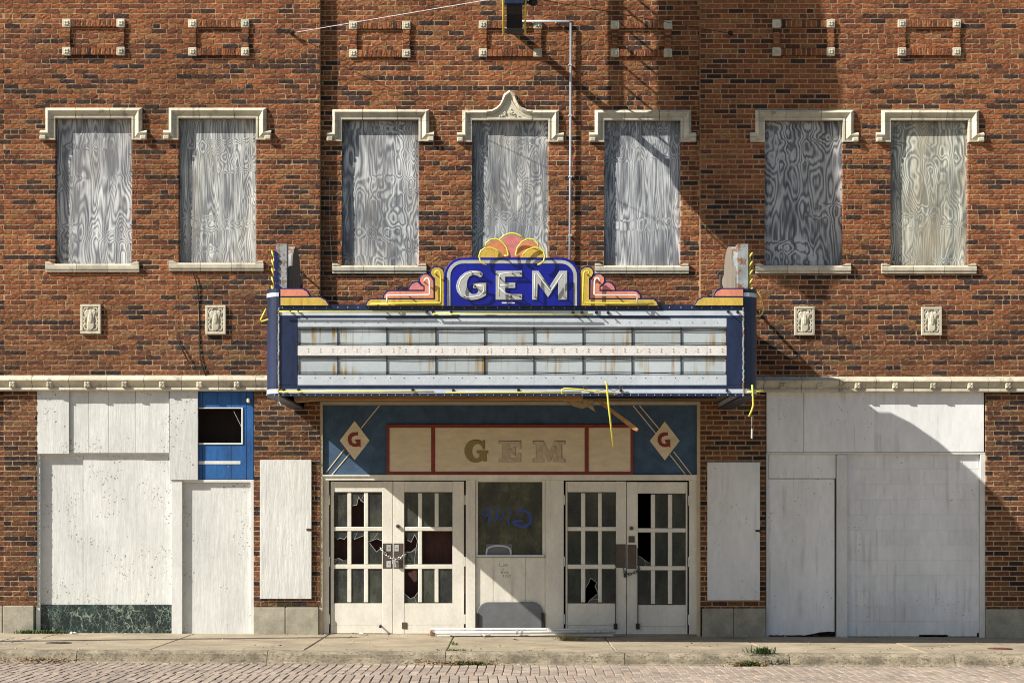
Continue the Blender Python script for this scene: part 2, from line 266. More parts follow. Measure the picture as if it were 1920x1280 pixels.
# ------------------------------------------------------------------ mesh building
class MB:
    def __init__(s): s.v = []; s.f = []; s.c = []; s.m = []
    def add(s, vs, fs, col=None, mi=0):
        o = len(s.v); s.v += [tuple(p) for p in vs]
        for f in fs: s.f.append(tuple(i + o for i in f)); s.c.append(col); s.m.append(mi)
        return s
    def box(s, x0, x1, y0, y1, z0, z1, c=0.0, col=None, mi=0):
        if x0 > x1: x0, x1 = x1, x0
        if y0 > y1: y0, y1 = y1, y0
        if z0 > z1: z0, z1 = z1, z0
        if c <= 0:
            vs = [(x, y, z) for z in (z0, z1) for y in (y0, y1) for x in (x0, x1)]
            return s.add(vs, [(0, 2, 3, 1), (4, 5, 7, 6), (0, 1, 5, 4), (2, 6, 7, 3), (0, 4, 6, 2), (1, 3, 7, 5)], col, mi)
        c = min(c, (x1 - x0) * .45, (y1 - y0) * .45, (z1 - z0) * .45)
        X, Y, Z = (x0, x1), (y0, y1), (z0, z1); vs = []; idx = {}
        for i in (0, 1):
            for j in (0, 1):
                for k in (0, 1):
                    p = [X[i], Y[j], Z[k]]; q = [X[i] + (c if i == 0 else -c), Y[j] + (c if j == 0 else -c), Z[k] + (c if k == 0 else -c)]
                    for a in range(3):
                        r = list(q); r[a] = p[a]; idx[(i, j, k, a)] = len(vs); vs.append(tuple(r))
        fs = []
        for a in range(3):
            u, w = (a + 1) % 3, (a + 2) % 3
            for e in (0, 1):
                q = []
                for (g, h) in ((0, 0), (1, 0), (1, 1), (0, 1)):
                    t = [0, 0, 0]; t[a] = e; t[u] = g; t[w] = h; q.append(idx[(t[0], t[1], t[2], a)])
                fs.append(tuple(q) if e else tuple(reversed(q)))
        for a in range(3):
            u, w = (a + 1) % 3, (a + 2) % 3
            for g in (0, 1):
                for h in (0, 1):
                    def k_(e, face):
                        t = [0, 0, 0]; t[a] = e; t[u] = g; t[w] = h; return idx[(t[0], t[1], t[2], face)]
                    q = (k_(0, u), k_(1, u), k_(1, w), k_(0, w))
                    fs.append(q if (g == h) else tuple(reversed(q)))
        for i in (0, 1):
            for j in (0, 1):
                for k in (0, 1):
                    t = (idx[(i, j, k, 0)], idx[(i, j, k, 1)], idx[(i, j, k, 2)])
                    fs.append(t if (i + j + k) % 2 else tuple(reversed(t)))
        return s.add(vs, fs, col, mi)
    def prism(s, poly, y0, y1, c=0.0, col=None, mi=0):
        """outline in (x, z), from front y0 to back y1 (y0 < y1), front edge chamfered by c"""
        a = sum(poly[i][0] * poly[(i + 1) % len(poly)][1] - poly[(i + 1) % len(poly)][0] * poly[i][1] for i in range(len(poly)))
        P = list(poly) if a > 0 else list(reversed(poly)); n = len(P)
        rings = []
        if c > 0:
            ins = []
            for i in range(n):
                p0, p1, p2 = Vector(P[i - 1]), Vector(P[i]), Vector(P[(i + 1) % n])
                d1 = (p1 - p0).normalized(); d2 = (p2 - p1).normalized()
                n1 = Vector((-d1.y, d1.x)); n2 = Vector((-d2.y, d2.x)); b_ = n1 + n2
                if b_.length < 1e-4: b_ = n1
                b_.normalize(); k = c / max(0.45, b_.dot(n1)); ins.append((P[i][0] + b_.x * k, P[i][1] + b_.y * k))
            rings = [[(x, y0, z) for x, z in ins], [(x, y0 + c, z) for x, z in P], [(x, y1, z) for x, z in P]]
        else:
            rings = [[(x, y0, z) for x, z in P], [(x, y1, z) for x, z in P]]
        vs = [p for r in rings for p in r]; fs = [tuple(range(n))]
        for k in range(len(rings) - 1):
            for i in range(n):
                j = (i + 1) % n; fs.append((k * n + j, k * n + i, (k + 1) * n + i, (k + 1) * n + j))
        fs.append(tuple(reversed(range((len(rings) - 1) * n, len(rings) * n))))
        return s.add(vs, fs, col, mi)
    def tube(s, pts, r, n=8, col=None, mi=0, closed=False):
        pts = [Vector(p) for p in pts]; vs = []; fs = []; up = None
        rr = r if isinstance(r, (list, tuple)) else [r] * len(pts)
        for i, p in enumerate(pts):
            a = pts[i - 1] if (i > 0 or closed) else p; b = pts[(i + 1) % len(pts)] if (i < len(pts) - 1 or closed) else p
            d = (b - a).normalized()
            if up is None or abs(up.dot(d)) > 0.98:
                up = Vector((0, 0, 1)) if abs(d.z) < 0.9 else Vector((0, 1, 0))
            u = (up - d * up.dot(d)).normalized(); w = d.cross(u); up = u
            for k in range(n):
                t = 2 * math.pi * k / n; vs.append(p + (u * math.cos(t) + w * math.sin(t)) * rr[i])
        m = len(pts)
        for i in range(m if closed else m - 1):
            j = (i + 1) % m
            for k in range(n):
                l = (k + 1) % n; fs.append((i * n + k, i * n + l, j * n + l, j * n + k))
        if not closed:
            fs.append(tuple(reversed(range(n)))); fs.append(tuple(range((m - 1) * n, m * n)))
        return s.add(vs, fs, col, mi)
    def loft(s, inner, outer, prof, back=0.05, base=0.0):
        """moulding between an inner and an outer outline (x, z lists); prof = (share outwards, metres proud)"""
        vs = []; fs = []; n = len(prof) + 2; pr = [(prof[0][0], -back)] + list(prof) + [(prof[-1][0], -back)]
        for a, b in zip(inner, outer):
            for u, d in pr: vs.append((a[0] * (1 - u) + b[0] * u, base - d, a[1] * (1 - u) + b[1] * u))
        for i in range(len(inner) - 1):
            for k in range(n - 1): fs.append((i * n + k, i * n + k + 1, (i + 1) * n + k + 1, (i + 1) * n + k))
            fs.append((i * n + n - 1, i * n, (i + 1) * n, (i + 1) * n + n - 1))
        fs.append(tuple(reversed(range(n)))); m = len(inner) - 1; fs.append(tuple(range(m * n, m * n + n)))
        return s.add(vs, fs)
    def extr_x(s, prof, x0, x1, mi=0, col=None):
        """profile in (y, z) run along x"""
        n = len(prof); vs = [(x0, y, z) for y, z in prof] + [(x1, y, z) for y, z in prof]
        fs = [tuple(range(n)), tuple(reversed(range(n, 2 * n)))] + [(i, n + i, n + (i + 1) % n, (i + 1) % n) for i in range(n)]
        return s.add(vs, fs, col, mi)
    def disc(s, x, y, z, r, h=0.006, n=8, col=None, mi=0):
        """domed round head facing -y"""
        vs = [(x, y - h, z)]; fs = []
        for k in range(n): t = 2 * math.pi * k / n; vs.append((x + r * .55 * math.cos(t), y - h * .8, z + r * .55 * math.sin(t)))
        for k in range(n): t = 2 * math.pi * k / n; vs.append((x + r * math.cos(t), y + 0.002, z + r * math.sin(t)))
        for k in range(n):
            l = (k + 1) % n; fs.append((0, 1 + k, 1 + l)); fs.append((1 + k, 1 + n + k, 1 + n + l, 1 + l))
        return s.add(vs, fs, col, mi)
    def blob(s, c, r, n=6, m=4, col=None, mi=0):
        vs = [(c[0], c[1], c[2] + r[2])]; fs = []
        for i in range(1, m):
            t = math.pi * i / m
            for k in range(n): p = 2 * math.pi * k / n; vs.append((c[0] + r[0] * math.sin(t) * math.cos(p), c[1] + r[1] * math.sin(t) * math.sin(p), c[2] + r[2] * math.cos(t)))
        vs.append((c[0], c[1], c[2] - r[2]))
        for k in range(n): fs.append((0, 1 + k, 1 + (k + 1) % n))
        for i in range(m - 2):
            for k in range(n): a = 1 + i * n; fs.append((a + k, a + n + k, a + n + (k + 1) % n, a + (k + 1) % n))
        for k in range(n): a = 1 + (m - 2) * n; fs.append((a + k, len(vs) - 1, a + (k + 1) % n))
        return s.add(vs, fs, col, mi)

WORLD = {}
def place(o, w, parent=None):
    COL.objects.link(o); WORLD[o.name] = Vector(w)
    if parent is not None:
        o.parent = parent; o.location = Vector(w) - WORLD[parent.name]
    else: o.location = w
    return o
def mk_mesh(name, mb, mats, origin, smooth=False, recalc=True):
    me = bpy.data.meshes.new(name)
    ox, oy, oz = origin
    me.from_pydata([(x - ox, y - oy, z - oz) for x, y, z in mb.v], [], mb.f)
    if not isinstance(mats, (list, tuple)): mats = [mats]
    for m in mats: me.materials.append(m)
    if len(mats) > 1: me.polygons.foreach_set('material_index', mb.m)
    if any(c is not None for c in mb.c):
        at = me.color_attributes.new('Col', 'FLOAT_COLOR', 'CORNER'); flat = []
        for f, c in zip(mb.f, mb.c):
            c = c or (0.3, 0.3, 0.3)
            flat += [c[0], c[1], c[2], 1.0] * len(f)
        at.data.foreach_set('color', flat)
    if smooth: me.polygons.foreach_set('use_smooth', [True] * len(me.polygons))
    me.update()
    if recalc:
        import bmesh
        bm = bmesh.new(); bm.from_mesh(me); bmesh.ops.recalc_face_normals(bm, faces=bm.faces); bm.to_mesh(me); bm.free()
    return me
def obj(name, mb, mat, parent=None, smooth=False, **props):
    xs = [p[0] for p in mb.v]; ys = [p[1] for p in mb.v]; zs = [p[2] for p in mb.v]
    o0 = ((min(xs) + max(xs)) / 2, (min(ys) + max(ys)) / 2, min(zs))
    if isinstance(mat, str): mat = MAT[mat]
    elif isinstance(mat, (list, tuple)): mat = [MAT[m] if isinstance(m, str) else m for m in mat]
    o = bpy.data.objects.new(name, mk_mesh(name, mb, mat, o0, smooth, recalc=len(mb.f) < 60000))
    place(o, o0, parent)
    for k, v in props.items(): o[k] = v
    return o
def empty(name, w, parent=None, **props):
    o = bpy.data.objects.new(name, None); o.empty_display_size = 0.2; place(o, w, parent)
    for k, v in props.items(): o[k] = v
    return o
def rect(px0, py0, px1, py1, d=0.0): return PX(px0, d), PX(px1, d), PZ(py1, d), PZ(py0, d)
def panel(name, r, y, thick, mat, parent, c=0.003, **props):
    """board whose front face lies at y (metres behind the wall face); r in photo pixels"""
    x0, x1, z0, z1 = rect(*r, -y)
    return obj(name, MB().box(x0, x1, y, y + thick, z0, z1, c), mat, parent, **props)
def pz_poly(pts, d): return [(PX(a, d), PZ(b, d)) for a, b in pts]

# ------------------------------------------------------------------ ground, road, kerb, pavement
def sheet(mb, x0, x1, y0, y1, dz, col=None):
    mb.add([(x0, y0, gz(x0) + dz), (x1, y0, gz(x1) + dz), (x1, y1, gz(x1) + dz), (x0, y1, gz(x0) + dz)], [(0, 1, 2, 3)], col)
g = MB(); g.add([(-400, -500, -0.45), (400, -500, -0.45), (400, 400, -0.45), (-400, 400, -0.45)], [(0, 1, 2, 3)])
g.add([(-60, -120, 0.0), (60, -120, 0.0), (60, -14.2, -.1), (-60, -14.2, -.1), (-60, -14.2, -.45), (60, -14.2, -.45)], [(0, 1, 2, 3), (3, 2, 5, 4)])
obj('ground', g, 'ground', kind='structure')

XL, XR = -9.2, 9.2
road = MB(); sheet(road, -60, 60, -14.1, -3.40, -0.175)
ROAD = obj('road', road, 'road_bed', kind='structure')
paver_cols = [(0.36, 0.285, 0.225), (0.335, 0.275, 0.22), (0.38, 0.30, 0.235), (0.32, 0.265, 0.215), (0.35, 0.29, 0.235), (0.40, 0.325, 0.26)]
def paver_geo(w, l, h, rng):
    """one road brick: worn dished top, centre at origin, top near z = 0"""
    c = 0.006; x0, x1, y0, y1 = -w / 2, w / 2, -l / 2, l / 2
    t = [(rng.uniform(-.003, .003)) for _ in range(4)]
    vs = [(x0, y0, -h), (x1, y0, -h), (x1, y1, -h), (x0, y1, -h), (x0, y0, -c), (x1, y0, -c), (x1, y1, -c), (x0, y1, -c),
          (x0 + c, y0 + c, t[0]), (x1 - c, y0 + c, t[1]), (x1 - c, y1 - c, t[2]), (x0 + c, y1 - c, t[3])]
    fs = [(8, 9, 10, 11)]
    for a in (0, 4):
        for i in range(4): j = (i + 1) % 4; fs.append((a + i, a + j, a + 4 + j, a + 4 + i))
    return vs, fs
pav = []
CW = 0.104
for part, (s0, s1, sh) in enumerate(((3.46, 5.06, 0.0), (5.07, 7.9, 0.055))):
    n = int((XR - XL) / CW); nl = 0.2135
    for i in range(n):
        x = XL + sh + i * CW
        k = 0; s = s0 + (0.0 if part == 0 else 0)
        off = (i % 2) * nl / 2
        s = s0 - off
        while s < s1 - 0.03:
            a, b = max(s, s0), min(s + nl, s1)
            if b - a > 0.04: pav.append((x + 0.010 * math.sin(s * 2.1 + part) + R.uniform(-.002, .002), -(a + b) / 2, CW - 0.009, (b - a) - 0.004))
            s += nl
def in_view(x, s): return abs(x) < 960.0 / S(s)
full = [p for p in pav if p[3] > 0.2]
cand = sorted([p for p in full if in_view(p[0], -p[1]) and -p[1] < 5.78], key=lambda p: p[1])[:300]
cs = set(id(p) for p in cand)
protos = []
for k in range(18):
    rng = random.Random(100 + k); vs, fs = paver_geo(CW - 0.009, 0.2095, 0.06, rng)
    c = list(R.choice(paver_cols)); f = R.uniform(.85, 1.12)
    mb = MB().add(vs, fs, tuple(q * f for q in c)); protos.append(mk_mesh('brick', mb, MAT['paver'], (0, 0, 0)))
rest = MB()
for p in pav:
    z = gz(p[0]) - 0.140 + R.uniform(-.003, .003) + (0.02 * max(0, (-p[1] - 3.5)) / 4)
    if id(p) in cs:
        o = bpy.data.objects.new('brick', R.choice(protos)); place(o, (p[0], p[1], z), ROAD)
    else:
        c = R.choice(paver_cols); f = R.uniform(.85, 1.12)
        vs, fs = paver_geo(p[2], p[3], 0.06, R)
        rest.add([(a + p[0], b + p[1], q + z) for a, b, q in vs], fs, tuple(q * f for q in c))
obj('brick_paving', rest, 'paver', ROAD, kind='stuff')
far = MB(); sheet(far, -60, 60, -14, -7.92, -0.128, (0.36, 0.26, 0.2)); obj('far_paving', far, 'paver', ROAD)
for sx in (-1, 1):
    far = MB(); sheet(far, sx * 9.2, sx * 60, -7.9, -3.45, -0.14, (0.36, 0.26, 0.2)); obj('far_paving', far, 'paver', ROAD)

SW = 3.12
sw = MB(); sheet(sw, -60, 60, -SW - .1, 0.3, -0.05); SIDEWALK = obj('sidewalk', sw, 'road_bed', kind='structure')
joints = [-9.6] + [PX(p) for p in (-140, 114, 364, 616, 852, 1132, 1386, 1646, 1905, 2160)] + [9.6]
for a, b in zip(joints, joints[1:]):
    x0, x1 = a + .005, b - .005
    rows = [(-SW + .006, 0.16)]
    if abs(a - joints[1]) < 1e-6: rows = [(-SW + .006, -1.95), (-0.95, 0.16)]      # slab with a brick patch let into it
    for y0, y1 in rows:
        m = MB(); c = 0.01; dz = R.uniform(-.006, .004); t = [R.uniform(-.003, .003) for _ in range(4)]
        P = [(x0, y0), (x1, y0), (x1, y1), (x0, y1)]; Q = [(x0 + c, y0 + c), (x1 - c, y0 + c), (x1 - c, y1 - c), (x0 + c, y1 - c)]
        vs = [(x, y, gz(x) - .045) for x, y in P] + [(x, y, gz(x) - c + dz) for x, y in P] + [(x, y, gz(x) + dz + t[i]) for i, (x, y) in enumerate(Q)]
        fs = [(8, 9, 10, 11)] + [(k + i, k + (i + 1) % 4, k + 4 + (i + 1) % 4, k + 4 + i) for k in (0, 4) for i in range(4)]
        m.add(vs, fs); obj('slab', m, 'concrete', SIDEWALK)
pb = MB(); x = joints[1] + .02
while x < joints[2] - .1:
    for k in range(4):
        y = -1.93 + k * 0.245
        pb_v, pb_f = paver_geo(0.2, 0.235, .04, R); c = R.choice(paver_cols)
        pb.add([(a + x + .1, b + y + .12, q + gz(x) + .002) for a, b, q in pb_v], pb_f, (c[0] * 1.1, c[1] * 1.15, c[2] * 1.1))
    x += 0.21
pbo = obj('brick_patch', pb, 'paver', SIDEWALK)
kb = MB(); sheet(kb, -60, 60, -3.47, -SW, -0.16); KERB = obj('kerb', kb, 'road_bed', kind='structure')
kj = [-9.6, PX(-340), PX(33), PX(249), PX(560), PX(851), PX(1144), PX(1413), PX(1683), PX(2000), 9.6]
kp = [(-SW - .004, -.15), (-SW - .004, -.004), (-SW - .05, .002), (-3.27, -.002), (-3.315, -.012), (-3.345, -.035), (-3.36, -.075), (-3.375, -.125), (-3.43, -.138), (-3.445, -.16)]
for a, b in zip(kj, kj[1:]):
    m = MB(); n = max(2, int((b - a) / .12)); j = [R.uniform(-.004, .004) for _ in range(len(kp))]
    vs = []; fs = []; L = len(kp)
    for i in range(n + 1):
        x = a + .004 + (b - a - .008) * i / n
        for q, (y, z) in enumerate(kp):
            e = 0.006 if 2 <= q <= 8 else 0
            vs.append((x, y + j[q] + R.uniform(-e, e), z + gz(x) + R.uniform(-e, e) * .6))
    for i in range(n):
        for q in range(L - 1): fs.append((i * L + q, i * L + q + 1, (i + 1) * L + q + 1, (i + 1) * L + q))
    fs += [tuple(range(L)), tuple(reversed(range(n * L, n * L + L)))]
    m.add(vs, fs); obj('kerb_stone', m, 'kerb', KERB, smooth=False)

# ------------------------------------------------------------------ the theatre building
B = empty('theater_building', (0, 0, 0), label='long two-storey brick building with boarded windows and old cinema entrance', category='building')
BAY = 0.105                                                            # the middle bay lies this far behind the two end bays
WIN = [(104, 222, 247, 494), (335, 222, 480, 492), (641, 225, 785, 497), (885, 226, 1028, 497), (1133, 226, 1276, 497), (1434, 226, 1580, 497), (1670, 226, 1815, 497)]
ZTOP = 9.35
COURSE, BRW, JT = 9.41 / PPM, 0.2135, 0.0098
def hole(r, y=0.0):
    x0, x1, z0, z1 = rect(*r, -y); return (x0, x1, z0, z1)
# wall fields: name, x range, z range, plane, holes
H0 = [hole(WIN[i]) for i in (0, 1)] + [hole((69, 733, 476, 1300))]
H1 = [hole(WIN[i], BAY) for i in (2, 3, 4)]
H2 = [hole(WIN[i]) for i in (5, 6)] + [hole((1436, 733, 1848, 1300))]
xl, xm0, xm1 = PX(7), PX(600), PX(1313)
fields = [
    ('w', xl, xm0, PZ(1136), ZTOP, 0.0, H0),
    ('w', XL, xl - .0, PZ(700), ZTOP, 0.0, []),
    ('w', XL, xl - .002, PZ(1136), PZ(700) - .002, BAY, []),
    ('w', xm0 + .002, xm1 - .002, PZ(757), ZTOP, BAY, H1),
    ('w', xm1, XR, PZ(1141), ZTOP, 0.0, H2),
]
def backing(x0, x1, z0, z1, y, holes, dep=0.22):
    """mortar body of a wall with its openings; the bricks sit 4 mm proud of it"""
    hs = [(a - .004, b + .004, c - .004, d + .004) for a, b, c, d in holes]
    xs = sorted(set([x0, x1] + [min(max(v, x0), x1) for h in hs for v in h[:2]])); zs = sorted(set([z0, z1] + [min(max(v, z0), z1) for h in hs for v in h[2:]]))
    m = MB(); yy = y + 0.0055
    solid = lambda i, j: 0 <= i < len(xs) - 1 and 0 <= j < len(zs) - 1 and not any(h[0] < (xs[i] + xs[i + 1]) / 2 < h[1] and h[2] < (zs[j] + zs[j + 1]) / 2 < h[3] for h in hs)
    for i in range(len(xs) - 1):
        for j in range(len(zs) - 1):
            if not solid(i, j): continue
            a, b, c, d = xs[i], xs[i + 1], zs[j], zs[j + 1]
            m.add([(a, yy, c), (b, yy, c), (b, yy, d), (a, yy, d)], [(0, 1, 2, 3)])
            for di, dj, p, q in ((-1, 0, (a, c), (a, d)), (1, 0, (b, c), (b, d)), (0, -1, (a, c), (b, c)), (0, 1, (a, d), (b, d))):
                if not solid(i + di, j + dj):
                    m.add([(p[0], yy, p[1]), (q[0], yy, q[1]), (q[0], yy + dep, q[1]), (p[0], yy + dep, p[1])], [(0, 1, 2, 3)])
    return m
bm_ = MB()
for _, x0, x1, z0, z1, y, hs in fields:
    q = backing(x0, x1, z0, z1, y, hs); bm_.add(q.v, q.f)
obj('mortar', bm_, 'mortar', B)

def brick_col(prev_dark, z, rng):
    pd = (0.44 if prev_dark else 0.145) * (0.55 if z > 8.0 else 1.0)
    f = rng.uniform(.86, 1.16)
    if rng.random() < pd:
        c = rng.choice([(0.072, 0.038, 0.032), (0.055, 0.033, 0.030), (0.09, 0.043, 0.031), (0.065, 0.040, 0.039)]); d = True
    else:
        c = rng.choice([(0.32, 0.112, 0.048), (0.34, 0.120, 0.050), (0.29, 0.100, 0.045), (0.35, 0.132, 0.056), (0.25, 0.086, 0.041), (0.20, 0.070, 0.037), (0.32, 0.14, 0.06), (0.165, 0.062, 0.036)]); d = False
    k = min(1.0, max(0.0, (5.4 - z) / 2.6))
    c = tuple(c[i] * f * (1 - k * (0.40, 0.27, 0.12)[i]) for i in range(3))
    return c, d
def brick_geo(w, h, dep, rng, rough=0.0042):
    """one rug-face brick: front edge chamfered, face pitted; x and z centred, face at y = 0"""
    nx, nz = (5, 2) if w > .13 else (3, 2); e = 0.0035; vs = []; fs = []
    for j in range(nz + 1):
        for i in range(nx + 1):
            edge = i in (0, nx) or j in (0, nz)
            x = -w / 2 + e + (w - 2 * e) * i / nx; z = -h / 2 + e + (h - 2 * e) * j / nz
            vs.append((x + (0 if edge else rng.uniform(-.006, .006)), (0.0 if not edge else 0.0012) + rng.uniform(-rough, rough * .5), z + (rng.uniform(-.0012, .0012) if edge else rng.uniform(-.006, .006))))
    for j in range(nz):
        for i in range(nx): a = j * (nx + 1) + i; fs.append((a, a + 1, a + nx + 2, a + nx + 1))
    per = [i for i in range(nx + 1)] + [(j + 1) * (nx + 1) - 1 for j in range(1, nz + 1)] + [nz * (nx + 1) + i for i in range(nx - 1, -1, -1)] + [j * (nx + 1) for j in range(nz - 1, 0, -1)]
    o = len(vs)
    for i in per:
        x, y, z = vs[i]; sx = -1 if x < -w / 2 + e * 1.5 else (1 if x > w / 2 - e * 1.5 else 0); sz = -1 if z < -h / 2 + e * 1.6 else (1 if z > h / 2 - e * 1.6 else 0)
        vs.append((max(-w / 2, min(w / 2, x + sx * e)), dep, max(-h / 2, min(h / 2, z + sz * e))))
    m = len(per)
    for k in range(m): l = (k + 1) % m; fs.append((per[l], per[k], o + k, o + l))
    return vs, fs
bricks = []                                                            # (x0, x1, z0, z1, y, colour)
Z0 = PZ(1136)
for fi, (_, fx0, fx1, fz0, fz1, y, hs) in enumerate(fields):
    nrow = int((fz1 - Z0) / COURSE) + 1
    for r in range(-1, nrow):
        za, zb = Z0 + r * COURSE + JT / 2, Z0 + (r + 1) * COURSE - JT / 2
        za, zb = max(za, fz0), min(zb, fz1)
        if zb - za < .02: continue
        spans = [(fx0, fx1, za, zb)]
        for h in hs:
            new = []
            for a, b, c, d in spans:
                if h[3] <= c + .004 or h[2] >= d - .004 or h[1] <= a or h[0] >= b: new.append((a, b, c, d)); continue
                if h[0] > a: new.append((a, h[0], c, d))
                if h[1] < b: new.append((h[1], b, c, d))
                if h[3] < d - .015: new.append((max(a, h[0]), min(b, h[1]), h[3], d))
                if h[2] > c + .015: new.append((max(a, h[0]), min(b, h[1]), c, h[2]))
            spans = new
        rr = random.Random(r * 91 + fi * 7 + 3)
        off = (r % 2) * BRW / 2 + rr.uniform(-.018, .018)
        for a, b, c, d in spans:
            x = XL + off + math.floor((a - XL - off) / BRW) * BRW; dark = False
            while x < b:
                w_ = BRW
                e0, e1 = max(x, a), min(x + w_, b)
                pieces = [(e0, e1)]
                if rr.random() < 0.10 and e1 - e0 > .2: mid = e0 + BRW / 2; pieces = [(e0, mid), (mid, e1)]
                for p0, p1 in pieces:
                    l = JT / 2 if p0 > a + .001 else 0.0; rgt = JT / 2 if p1 < b - .001 else 0.0
                    if p1 - rgt - p0 - l < .018: continue
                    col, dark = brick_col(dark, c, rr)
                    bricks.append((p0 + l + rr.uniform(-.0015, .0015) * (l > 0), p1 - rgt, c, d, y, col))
                x += w_
full = []
for i, q in enumerate(bricks):
    w, h = q[1] - q[0], q[3] - q[2]; cx, cz = (q[0] + q[1]) / 2, (q[2] + q[3]) / 2
    px, py = 960 + cx * PPM, HOR - (cz - CAM_H) * PPM
    vis = abs(w - (BRW - JT)) < .004 and abs(h - (COURSE - JT)) < .002 and q[4] == 0.0 and 10 < px < 1910
    if vis and (490 < px < 1430) and (py < 760 and py > 440 or 862 < py < 1130): vis = False    # behind the marquee or the pier boards
    if vis and 690 < py < 745: vis = False
    if vis and any(wn_[0] - 30 < px < wn_[2] + 30 and (wn_[1] - 25 < py < wn_[1] + 45 or wn_[3] - 6 < py < wn_[3] + 22) for wn_ in WIN): vis = False
    if vis: full.append(((cx) ** 2 + (cz - CAM_H) ** 2, i))
full.sort(); single = set(i for _, i in full[:300])
bprot = []
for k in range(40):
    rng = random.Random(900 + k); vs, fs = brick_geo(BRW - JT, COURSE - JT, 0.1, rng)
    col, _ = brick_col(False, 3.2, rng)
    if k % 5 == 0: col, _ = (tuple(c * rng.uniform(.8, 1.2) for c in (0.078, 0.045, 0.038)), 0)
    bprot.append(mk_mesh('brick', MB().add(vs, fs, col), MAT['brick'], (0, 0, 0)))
mass = MB()
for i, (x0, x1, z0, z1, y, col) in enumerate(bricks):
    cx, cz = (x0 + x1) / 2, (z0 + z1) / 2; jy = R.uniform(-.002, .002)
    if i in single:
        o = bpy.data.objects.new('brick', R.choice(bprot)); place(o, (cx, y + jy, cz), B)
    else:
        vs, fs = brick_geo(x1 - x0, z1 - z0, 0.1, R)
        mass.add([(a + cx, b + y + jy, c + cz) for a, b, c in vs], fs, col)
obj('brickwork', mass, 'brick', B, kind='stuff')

# body of the building behind the facade, roof and coping
bd = MB()
bd.box(XL, XR, 3.6, 3.8, -.3, ZTOP - .3)
bd.box(XL, XL + .25, 0.11, 3.6, -.3, ZTOP - .3); bd.box(XR - .25, XR, 0.11, 3.6, -.3, ZTOP - .3)
obj('rear_wall', bd, 'interior', B)
obj('roof', MB().box(XL, XR, 0.25, 3.8, ZTOP - .3, ZTOP - .2), 'roof', B)
obj('upper_floor', MB().box(XL + .25, XR - .25, 0.33, 3.6, 3.55, 3.7), 'interior', B)
obj('ground_floor', MB().box(XL + .25, XR - .25, 0.26, 3.6, -.25, -.06), 'interior', B)
for a in range(12):
    x0 = XL + a * (XR - XL) / 12
    obj('coping_stone', MB().box(x0 + .004, x0 + (XR - XL) / 12 - .004, -.05, .33, ZTOP, ZTOP + .12, .012), 'terracotta', B)

